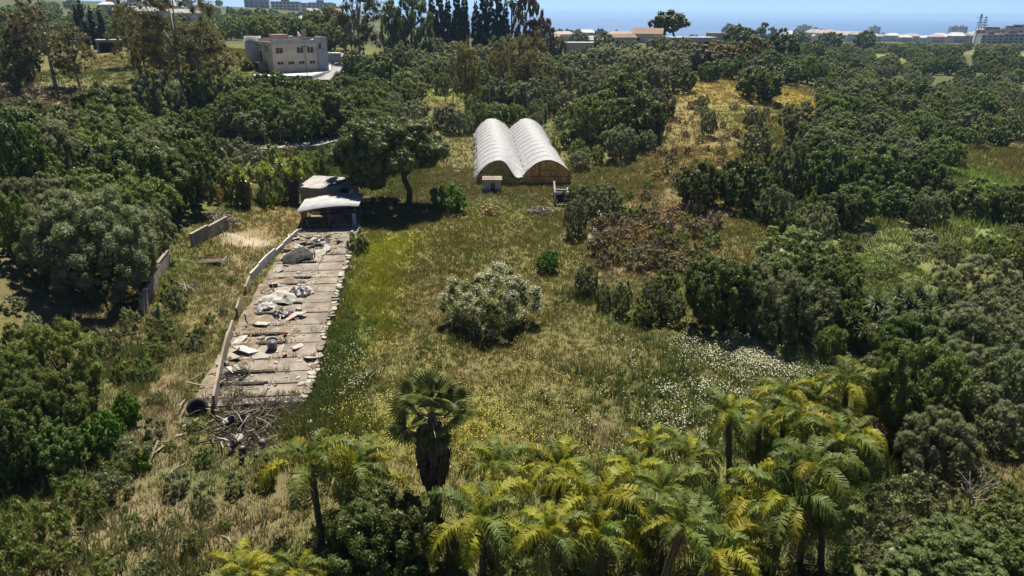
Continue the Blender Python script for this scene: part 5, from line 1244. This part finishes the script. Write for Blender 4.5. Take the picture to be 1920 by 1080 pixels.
yucca(1660, 652, 5.2, 6, 'yucca', 'big thick-trunked yucca clump at the meadow edge', 2.0, 1.35); yucca(1722, 640, 5.0, 4, 'yucca', 'second thick-trunked yucca right of the big clump', 1.3, 1.3); yucca(1615, 655, 3.2, 3, 'yucca', 'short yucca left of the big clump', .9, 1.2)
yucca(462, 385, 5.0, 5, 'yuccay', 'yellow-green yucca with brown leaf skirts left of the block shed', 1.7, 1.3); yucca(500, 372, 5.0, 5, 'yuccay', 'middle yellow-green yucca on the slope below the fence', 1.6, 1.3); yucca(552, 376, 5.8, 6, 'yuccay', 'yellow-green yucca with tall skirts close to the block shed', 1.6, 1.3)
yucca(300, 612, 2.6, 1, 'yuccay', 'lone slender yucca below the grey retaining wall', .2, .45, False)
yucca(1640, 850, 1.6, 2, 'dead', 'withered brown yucca in the shade right of the palm grove', .6, 1.2); yucca(1625, 835, 2.0, 1, 'dead', 'withered grey rosette plant beside the palm grove', .2, 1.1, False)
X, Y, Z, d = hit(1048, 840); ag = empty('agave', (X, Y, Z+.05)); tag(ag, 'dark spiky agave in the meadow above the palm grove', 'agave'); obj('leaf_rosette', RO['yucca'][0], ag, (0, 0, .1), None, (1.3, 1.3, 1.0)); obj('leaf_rosette', RO['yucca'][1], ag, (0, 0, .05), (0, 0, 1), (1.0, 1.0, 1.0))
# bare branching shrub on the right bank, bare tree on the ridge
def bare(name, px, py, h, label, depth, r0, mat, spread=.55):
    X, Y, Z, d = hit(px, py); b = MB(); rs = random.Random(4)
    def go(p, dv, l, r, k):
        q = p+dv*l; b.tube([p, p.lerp(q, .5)+Vector((rs.uniform(-.1, .1), rs.uniform(-.1, .1), 0))*l, q], [r, r*.85, r*.7], 5)
        if k:
            for _ in range(3 if k > 1 else 2):
                w = (dv+Vector((rs.uniform(-spread, spread), rs.uniform(-spread, spread), rs.uniform(-.1, .45)))).normalized(); go(q, w, l*rs.uniform(.62, .85), r*.68, k-1)
    for _ in range(4): go(Vector((0, 0, 0)), Vector((rs.uniform(-.6, .6), rs.uniform(-.4, .4), 1)).normalized(), h*.32, r0, depth)
    e = empty(name, (X, Y, Z)); tag(e, label, 'tree' if h > 4 else 'bush'); b.build('branches', M[mat], e)
bare('bare_shrub', 1822, 955, 2.6, 'leafless branching shrub on the bank at the lower right', 3, .07, 'bark_pale', .7); bare('bare_tree', 1298, 80, 10, 'leafless tree beside the umbrella pine on the far ridge', 4, .22, 'bark', .6)

# ------------------------------------------------------------------ the big flowering bush in the field
def bigbush():
    rs = np.random.RandomState(11); C, Rr = lobed(rs, ((0, 0, .42), (1.0, 1.0, .55)), 34, .26, 7, .12, .3); C[:, 2] = np.maximum(C[:, 2], .08)
    me = crown('foliage', C, Rr, 26000, .036, .5, [M['mid'], M['whitefl'], M['purplefl']], rs, .6, fl=(.85, .37, -.5), core=.6)
    X, Y, Z, d = hit(918, 600); e = empty('flowering_bush', (X, Y-.4, Z-.2), 0, (4.7, 5.4, 4.6)); tag(e, 'huge round bush with cream flower heads in the middle of the field', 'bush')
    obj('foliage', me, e); obj('stems', trunk_mesh(C, rs, .12, .03, 14), e)
    PLACED.append((X, Y, 4.6))
bigbush()
def flower_bush(px, py, w, h, fl, label, mat='mid'):
    rs = np.random.RandomState(int(px)); C, Rr = lobed(rs, ((0, 0, .4), (.8, .8, .45)), 12, .3, 5, .17, .3); C[:, 2] = np.maximum(C[:, 2], .08)
    X, Y, Z, d = hit(px, py, hpx=h*.4); s = d/FPX; e = empty('flowering_bush', (X, Y, Z-.1), 0, (w*s/2, w*s/2, h*s)); tag(e, label, 'bush')
    obj('foliage', crown('foliage', C, Rr, 3500, .08, .5, [M[mat], M[fl]], rs, .7, fl=(.6, .42)), e)
flower_bush(670, 455, 50, 40, 'whitefl', 'cream-flowering shrub at the far right corner of the ruined floor'); flower_bush(500, 895, 48, 42, 'orangefl', 'orange-flowering shrub below the scrap heap'); flower_bush(462, 123, 28, 22, 'orangefl', 'orange-flowering shrub beside the round tower'); flower_bush(262, 868, 48, 36, 'yellowfl', 'yellow-green flowering shrub beside the track at the left', 'green')

# ------------------------------------------------------------------ person in the pine's shade
X, Y, Z, d = hit(741, 392)
V = [(0,0,.95),(0,0,1.15),(0,.01,1.38),(0,0,1.5),(0,-.03,1.66),(.17,0,1.40),(.24,-.03,1.15),(.22,-.14,.93),(-.17,0,1.40),(-.24,-.02,1.15),(-.23,-.12,.92),(.10,0,.90),(.11,-.04,.50),(.12,.02,.08),(.12,-.14,.04),(-.10,0,.90),(-.12,.05,.50),(-.13,.10,.08),(-.13,-.05,.04),(0,-.02,1.76),(.21,-.19,.86),(-.22,-.17,.85)]
E = [(0,1),(1,2),(2,3),(3,4),(4,19),(2,5),(5,6),(6,7),(7,20),(2,8),(8,9),(9,10),(10,21),(0,11),(11,12),(12,13),(13,14),(0,15),(15,16),(16,17),(17,18)]
RD = [.15,.14,.17,.06,.105,.075,.052,.04,.075,.052,.04,.10,.07,.05,.045,.10,.07,.05,.045,.085,.045,.045]
me = bpy.data.meshes.new('person'); me.from_pydata([Vector(v) for v in V], E, [])
cloth = surf('dark_clothes', (.02,.02,.025), (.05,.05,.06), 5); me.materials.append(cloth)
pe = obj('person', me, None, (X, Y, Z), (0, 0, R(25))); sm_ = pe.modifiers.new('skin', 'SKIN')
for i, sv in enumerate(me.skin_vertices[0].data): sv.radius = (RD[i], RD[i]); sv.use_root = (i == 0)
ss = pe.modifiers.new('sub', 'SUBSURF'); ss.levels = 1; ss.render_levels = 2
tag(pe, 'person in dark clothes standing in the shade of the umbrella pine', 'person')
hb = MB(); n = 10
hb.add([(.115*math.cos(2*math.pi*k/n)*q, -.02+.125*math.sin(2*math.pi*k/n)*q, z) for q, z in ((1.02, 1.70), (1.0, 1.78), (.6, 1.86), (.1, 1.885)) for k in range(n)], [(i*n+k, i*n+(k+1) % n, (i+1)*n+(k+1) % n, (i+1)*n+k) for i in range(3) for k in range(n)]+[tuple(3*n+k for k in range(n))])
hb.build('hair', M['black'], pe, True)

# ------------------------------------------------------------------ far town, towers, hills
def block(name, px, py, w, dp, h, floors, bays, label, wall='cream', rz=0, Y=None, roof='tile', group=None, step=None, cat='building'):
    """far block of flats: storeys with open balconies between slabs and piers"""
    if Y is None: X, Yh, Z, d = hit(px, py)
    else:
        X, Yh, Z = at(px, py, Y); Z = h1(X, Yh)
    e = empty(name, (X, Yh, Z-4), rz); tag(e, label, cat, group); fh = h/floors
    part(e, 'core', 'glass', lambda b: b.b2((-w/2+.3, 1.2, 0), (w/2-.3, dp, h+4)))
    def wl_(b):
        b.b2((-w/2, 0, 0), (w/2, dp+.2, 4))
        for i in range(floors): b.b2((-w/2, 0, 4+i*fh), (w/2, dp+.1, 4+i*fh+fh*.42))
        for k in range(bays+1):
            x = -w/2+w*k/bays; q = w/bays*.16; b.b2((max(-w/2-.05, x-q), .06, 4), (min(w/2+.05, x+q), 1.19, 4+h))
        b.b2((-w/2-.1, -.1, 4+h), (w/2+.1, dp+.3, 4+h+.8))
        b.b2((-w/2-.05, 1.19, 4), (-w/2+.5, dp, 4+h)); b.b2((w/2-.5, 1.19, 4), (w/2+.05, dp, 4+h))
    part(e, 'wall', wall, wl_)
    part(e, 'roof', roof, lambda b: (b.b2((-w/2+.5, .6, h+4.81), (w/2-.5, dp-.4, h+5.3)), b.b2((-w*.15, dp*.3, h+5.3), (w*.12, dp*.7, h+5.3+fh*.9))))
    return e
GT = 'seafront tower blocks'
Yt = 2650
for i, (px, py, w, h, fl, by, lab) in enumerate(((1506,86,44,58,12,5,'tallest stepped seafront block of the left cluster'),(1528,86,40,48,10,5,'second block of the left seafront cluster'),(1545,88,40,42,9,4,'third block with stepped roof of the left seafront cluster'),(1500,88,30,22,5,3,'dark low block before the left seafront cluster'),
   (1578,88,34,32,7,4,'lower stepped seafront block between the clusters'),(1636,85,34,56,11,4,'tall narrow seafront block of the middle cluster'),(1627,84,36,38,8,4,'left wing of the middle seafront cluster'),(1655,86,34,32,7,4,'lower right block of the middle seafront cluster'),
   (1787,85,34,58,13,4,'left half of the twin seafront tower'),(1800,85,28,58,13,3,'right half of the twin seafront tower'),(1463,76,22,22,5,3,'small pale seafront block left of the clusters'))):
    block('tower_block', px, py, w, 26, h, fl, by, lab, 'cream' if i < 8 else 'plasterg', R(random.uniform(-10, 10)), Yt+random.uniform(-80, 80), 'tilepk', GT)
X, Y, Z = at(1432, 72, Yt); Z = h1(X, Y)
e = empty('chimney_tower', (X, Y, Z-6)); tag(e, 'slender pale tower standing alone above the treetops before the sea', 'tower'); part(e, 'shaft', 'plasterg', lambda b: (b.b2((-5, -5, 0), (5, 5, 52)), b.b2((-5.3, -5.3, 52), (2, 5.3, 60)))); part(e, 'band', 'glass', lambda b: [b.b2((-3.5, -5.1, 8+k*6), (3.5, -5.01, 11+k*6)) for k in range(7)])
GW = 'white hillside flats'
for i, (px, py, w, h, fl, by) in enumerate(((1846,90,22,13,4,5),(1866,88,24,13,4,5),(1887,90,24,14,4,5),(1908,88,26,15,4,5),(1855,95,20,8,3,4),(1895,96,28,9,3,6),(1872,78,22,10,3,4),(1905,75,24,10,3,5),(1925,82,26,16,5,5))):
    block('apartment_block', px, py, w, 14, h, fl, by, 'white stepped apartment block with tiled roof at the right edge, %s' % ['lower left','middle','right of middle','far right','front left','front right','upper left','upper right','rightmost'][i], 'white', R(random.uniform(-25, 5)), 800+(-40 if i in (4, 5) else 0)+60*(i in (6, 7)), 'tile', GW)
GL_ = 'flats on the far left hills'
for i, (px, py, w, h, fl, by, Yk, lab) in enumerate(((482,14,36,26,6,5,1150,'grey blue block of flats on the far hilltop'),(535,20,46,14,3,7,1250,'long low row of pink flats right of the hilltop block'),(570,22,36,12,3,5,1270,'second low row of flats along the far hill'),(600,24,40,16,4,6,1250,'stepped pink flats at the right end of the far hill'),(625,28,30,14,3,5,1280,'last low flats on the far hill beside the tall trees'),(615,36,34,9,3,4,1000,'white flats lower on the far hill'),
   (240,10,24,9,2,4,780,'white villa row on the far left hillside'),(275,8,26,9,2,4,800,'second white villa row on the far left hillside'),(300,14,30,9,2,5,760,'pale villa row lower on the far left hillside'),(200,12,22,8,2,3,760,'small white villa at the left of the hillside rows'))):
    block('hilltop_flats', px, py, w, 14, h, fl, by, lab, 'cream' if i < 5 else 'white', R(random.uniform(-12, 12)), Yk, 'tile', GL_)
# small houses of the far town
def mini(mat, roof):
    a = MB(); a.facade(10, 5.5, .3, [(1.2,1,2.6,2.6),(4.2,.2,5.4,2.6),(7,1,8.6,2.6),(1.2,3.6,2.6,4.8),(7,3.6,8.6,4.8)]); a.b2((0, .3, 0), (.3, 8, 5.5)); a.b2((9.7, .3, 0), (10, 8, 5.5)); a.b2((.3, 7.7, 0), (9.7, 8, 5.5)); a.b2((.3, 1.2, 0), (9.7, 1.4, 5.4))
    r = MB(); r.add([(-.4, -.4, 5.5), (10.4, -.4, 5.5), (10.4, 8.4, 5.5), (-.4, 8.4, 5.5), (1.5, 4, 7.4), (8.5, 4, 7.4)], [(0,1,5,4),(1,2,5),(2,3,4,5),(3,0,4),(3,2,1,0)])
    return a.mesh('wall', M[mat]), r.mesh('roof', M[roof])
MN = [mini('white', 'asb'), mini('cream', 'tilepk'), mini('white', 'white'), mini('cream', 'asb')]
def town(n, xr, yr, Yr, label, group, sc=(1, 1.8)):
    for k in range(n):
        px, py, Yk = random.uniform(*xr), random.uniform(*yr), random.uniform(*Yr); X, Y, Z = at(px, py, Yk)
        a, r = random.choice(MN); s = random.uniform(*sc); X, Y, Z = X, Y, h1(X, Y); e = empty('town_house', (X, Y, Z-1), random.uniform(-.5, .5), (s*random.uniform(.9, 1.5), s, s*random.uniform(.8, 1.3)))
        e['category'] = 'house'; obj('wall', a, e); obj('roof', r, e); THINGS.append((e, 'small pale house', 'house', px, py, label, Y))
def town_on_hill(*a): town(*a)
town(130, (1470, 1830), (78, 96), (1000, 2300), 'in the far coastal town', 'houses of the far town', (1.3, 2.2))
town(12, (560, 640), (30, 60), (600, 950), 'in the valley behind the building', 'houses in the far valley')
town(16, (180, 330), (6, 28), (650, 800), 'on the far left hillside', 'houses on the far left hills')
town(10, (1020, 1240), (52, 66), (650, 900), 'among the trees behind the ridge', 'houses behind the ridge')
# lattice mast and layered pine on the skyline
X, Y, Z = at(1826, 92, 900); Z = h1(X, Y); e = empty('lattice_mast', (X, Y, Z)); tag(e, 'lattice power mast on the skyline left of the white flats', 'mast')
part(e, 'lattice', 'metal', lambda b: [b.tube([(sx*3, sy*3, 0), (sx*.4, sy*.4, 34)], .3, 4) for sx in (-1, 1) for sy in (-1, 1)]+[b.tube([(-3+.26*k*1.0, -3+.26*k, k*3.4), (3-.26*(k+1), -3+.26*(k+1), (k+1)*3.4)], .2, 4) for k in range(9)]+[b.box((0, 0, 30), (12, .5, .5)), b.box((0, 0, 24), (9, .5, .5))])
X, Y, Z = at(1836, 90, 850); Z = h1(X, Y); e = empty('layered_pine', (X, Y, Z)); tag(e, 'layered skyline pine beside the lattice mast', 'tree'); part(e, 'trunk', 'bark', lambda b: b.tube([(0, 0, 0), (0, 0, 30)], [.6, .15], 6))
def tiers(b):
    for k in range(9):
        z = 8+k*2.5; r = 6.2*(1-k/10)
        for j in range(9):
            t = j*.698+k; b.tube([(0, 0, z), (r*.6*math.cos(t), r*.6*math.sin(t), z-.2), (r*math.cos(t), r*math.sin(t), z+.9)], [.3, .45, .1], 4)
part(e, 'crown', 'cyp', tiers)

# ------------------------------------------------------------------ grass, weeds and flowers
def clear(x, y):
    """true where grass may grow"""
    ok = ~inslab(x, y, .0)
    ok &= ~((x > -6.3+(122-y)*.056) & (x < 10.6+(122-y)*.056) & (y > 123) & (y < 174) & (RNG.random(x.shape) < .8))
    return ok
def tufts(name, x, y, hgt_m, wid, nb, seed, cmul, label, cat, spread=.22, cjit=.25, mat='tuft', colfix=None):
    rs = np.random.RandomState(seed); n = len(x); z = hgt(x, y); c = gcol(x, y)*np.array(cmul) if colfix is None else np.tile(np.array(colfix), (n, 1))
    c = c*(1+rs.uniform(-cjit, cjit, (n, 1))); H = hgt_m*rs.uniform(.6, 1.4, n)*(.45+1.1*fbm(x*.28+3, y*.28, 3))
    t = rs.uniform(0, 6.28, (n, nb)); q = rs.uniform(.1, 1, (n, nb))*spread*(H/hgt_m)[:, None]
    bx = x[:, None]+q*np.cos(t); by = y[:, None]+q*np.sin(t); bz = np.repeat(z[:, None], nb, 1)-.02
    hh = H[:, None]*rs.uniform(.55, 1.15, (n, nb)); ln = rs.uniform(.15, .6, (n, nb))*hh
    w = wid*rs.uniform(.6, 1.4, (n, nb)); a = rs.uniform(0, 3.14, (n, nb))
    V = np.stack([np.stack([bx-w*np.cos(a), by-w*np.sin(a), bz], -1), np.stack([bx+w*np.cos(a), by+w*np.sin(a), bz], -1), np.stack([bx+ln*np.cos(t), by+ln*np.sin(t), bz+hh], -1)], 2).reshape(-1, 3)
    col = np.repeat(c[:, None, :], nb*3, 1).reshape(-1, 3)
    F3 = np.arange(len(V)).reshape(-1, 3)
    return stuff(obj(name, npmesh(name, V, F3, [M[mat]], False, col=np.clip(col, 0, 1))), label, cat)
def scatter(n, x0, x1, y0, y1, dens=None):
    x = RNG.uniform(x0, x1, n); y = RNG.uniform(y0, y1, n); k = clear(x, y)
    k &= (np.abs(x) < y*.80+6)
    if dens is not None: k &= RNG.random(n) < dens(x, y)
    return x[k], y[k]
bare_ = lambda x, y: np.clip(1.15-1.6*sst(.075, .16, gcol(x, y)[..., 0]-gcol(x, y)[..., 1]*.55), .12, 1)
x, y = scatter(46000, -40, 46, 27, 75, bare_); tufts('meadow_grass', x, y, .34, .028, 9, 1, (1.15, 1.2, .95), 'rough mixed grass over the near field', 'grass', .28)
x, y = scatter(34000, -40, 50, 75, 135, bare_); tufts('meadow_grass', x, y, .42, .05, 8, 2, (1.15, 1.2, .95), 'rough mixed grass over the far field', 'grass', .4)
x, y = scatter(26000, -110, 130, 110, 240, None); tufts('hillside_grass', x, y, .6, .1, 7, 3, (1.2, 1.2, 1.15), 'dry grass on the mound and slopes', 'grass', .7)
x, y = scatter(9000, -45, 40, 26, 70, lambda x, y: sst(.5, .68, fbm(x*.16+3, y*.16, 3))*.9); tufts('tall_weeds', x, y, .75, .05, 16, 4, (.75, 1.05, .8), 'tall green weeds standing in the meadow', 'weeds', .38)
x, y = scatter(4200, 50, 150, 85, 165, None); tufts('reeds', x, y, 1.1, .12, 14, 5, (1.1, 1.15, .9), 'pale green reeds in the right-hand hollow', 'reeds', 1.0)
def pts(lst):
    xs, ys = [], []
    for (px, py, a, b, n) in lst:
        for k in range(n):
            X, Y, Z, d = hit(px+random.gauss(0, a), py+random.gauss(0, b)); xs.append(X); ys.append(Y)
    x, y = np.array(xs), np.array(ys); k = ~inslab(x, y, .1); return x[k], y[k]
def flowers(name, x, y, size, hz, mat, seed, per, label, spread=.5):
    rs = np.random.RandomState(seed); n = len(x)*per; X = np.repeat(x, per)+rs.normal(0, spread, n); Y = np.repeat(y, per)+rs.normal(0, spread, n); Z = hgt(X, Y)+hz*rs.uniform(.5, 1.2, n)
    N = np.tile(np.array([0, 0, 1.]), (n, 1)); V, F = leaves(np.stack([X, Y, Z], -1), N, size, .9, rs, .35)
    return stuff(obj(name, npmesh(name, V, F, [M[mat]])), label, 'flowers')
x, y = pts([(900,800,80,45,140),(740,790,80,40,110),(1000,760,120,50,80),(860,720,120,50,60),(700,640,50,50,50),(1015,560,18,16,30),(690,470,40,20,20),(930,720,60,40,40),(640,780,40,60,40),(880,880,60,40,40),(780,660,60,40,30),(1050,840,60,20,25)])
flowers('yellow_flowers', x, y, .085, .5, 'yellowfl', 21, 8, 'yellow wild flowers scattered through the meadow')
x, y = pts([(1420,672,70,18,260),(1360,655,40,12,90),(1480,690,50,12,70),(1250,745,16,10,14),(1340,735,20,10,22),(1290,790,20,12,10),(1180,700,100,40,10),(925,395,45,12,50),(660,690,30,40,20),(970,380,50,12,25),(1270,800,60,30,40),(1400,720,60,30,50),(1650,450,70,14,50),(1650,480,80,12,40)])
flowers('white_flowers', x, y, .1, .62, 'whitefl', 22, 14, 'cream wild flowers in drifts over the meadow', .36)
tufts('flower_drift', x, y, .75, .06, 18, 23, (.9, 1.15, .8), 'leafy stems under the cream flowers', 'weeds', .6)
x, y = pts([(715,510,26,46,230),(705,590,26,28,80),(740,458,38,9,55)]); tufts('fennel_patch', x, y, .55, .04, 22, 24, (1.3, 1.3, 1), 'bright yellow-green fennel patch beside the ruined floor', 'weeds', .5)
x, y = pts([(650,620,14,60,140),(625,690,14,50,120),(600,745,20,20,70),(605,790,40,20,60),(560,800,20,15,40)]); tufts('nettle_strip', x, y, .6, .05, 22, 25, (1.0, 1.1, .9), 'dark green weeds along the kerb of the ruined floor', 'weeds', .5)
xs = RNG.uniform(-4.4, 4.2, 420); vv = np.array([random.choice(rows)[0] for _ in range(420)])+RNG.normal(0, .15, 420)
P2 = np.array([S(u, v)[:2] for u, v in zip(xs, vv)]); o = tufts('joint_weeds', P2[:, 0], P2[:, 1], .4, .03, 10, 26, (1, 1, 1), 'weeds growing in the joints of the ruined floor', 'weeds', .25, colfix=(.17,.155,.06)); o.location.z = SZ*.95

def twigs(name, lst, n, label):
    xs, ys = pts_free(lst, n); rs = np.random.RandomState(31); P = np.stack([xs, ys, np.maximum(hgt(xs, ys), np.where(inslab(xs, ys), SZ, -9))+rs.uniform(.02, .3, len(xs))], -1)
    N = unit(rs.normal(0, 1, (len(xs), 3))*np.array([1, 1, .5])+np.array([0, 0, .9])); V, F = leaves(P, N, .85, .055, rs, .2)
    stuff(obj(name, npmesh(name, V, F, [M['twig']])), label, 'brushwood')
def pts_free(lst, n):
    xs, ys = [], []
    for (px, py, a, b, w) in lst:
        X, Y, Z, d = hit(px, py); s = d/FPX; m = int(n*w); xs += list(RNG.normal(X, a*s, m)); ys += list(RNG.normal(Y, b*s*2.0, m))
    return np.array(xs), np.array(ys)
M['twig'] = leafmat('dry_twig', (.05,.04,.03), (.17,.14,.11), .05, vary=.1)
twigs('brushwood', [(455,795,28,18,.35),(520,770,30,10,.2),(430,720,12,16,.15),(440,755,16,16,.15),(470,830,22,14,.15)], 2600, 'dark tangle of dry twigs over the scrap heap')
# ------------------------------------------------------------------ labels for the trees and bushes
REG = [((0,0,460,200),'among the tall trees on the left skyline'),((600,-40,800,130),'at the left end of the ridge'),((860,-20,1060,230),'behind the white tunnels'),((560,830,900,1100),'in front of the fan palm'),((900,1000,1150,1100),'at the bottom edge below the palms'),((700,130,800,240),'beside the bend of the grey road'),((1400,400,1600,540),'right of the scrubby mound'),((800,340,880,400),'beside the umbrella pine'),((1000,460,1060,520),'in the field beside the mound')]
bins = {}
for (e, ph, cat, px, py, reg, Y) in THINGS:
    if not reg:
        reg = next((r for (a, b, c, d_), r in REG if a <= px <= c and b <= py <= d_), 'near the meadow')
    bins.setdefault((ph, reg), []).append((px, e, Y))
RANK = ['front rank', 'second rank', 'third rank', 'fourth rank', 'fifth rank', 'sixth rank', 'rear rank']
for (ph, reg), L_ in bins.items():
    n = len(L_); nr = 1 if n <= 14 else min(7, -(-n//14)); L_.sort(key=lambda t: t[2]); per = -(-n//nr)
    for r_ in range(nr):
        row = sorted(L_[r_*per:(r_+1)*per], key=lambda t: t[0])
        for i, (px, e, Y) in enumerate(row):
            e['group'] = ph+'s '+reg
            w = '' if nr == 1 else ', '+(RANK[-1] if r_ == nr-1 else RANK[r_])
            if n == 1: e['label'] = ph+' '+reg
            elif n == 2: e['label'] = ph+' '+reg+', '+('left' if i == 0 else 'right')+' one of two'
            elif n <= 140: e['label'] = ph+' '+reg+w+', '+ORD[i]+' from left'
            else: e['label'] = ph+' '+reg

# ------------------------------------------------------------------ haze
hm_, n, bs, out = newmat('haze_air'); n.nodes.remove(bs)
pv = n.nodes.new('ShaderNodeVolumePrincipled'); pv.inputs['Color'].default_value = (.42, .66, 1.0, 1); pv.inputs['Density'].default_value = .00008; pv.inputs['Anisotropy'].default_value = 0.2
n.links.new(pv.outputs[0], out.inputs['Volume'])
b = MB(); b.b2((-31000, -200, SEA-1), (46000, 61000, 85)); hz = b.build('haze', hm_); hz['kind'] = 'stuff'; hz['label'] = 'thin blue haze over the coast'; hz['category'] = 'haze'
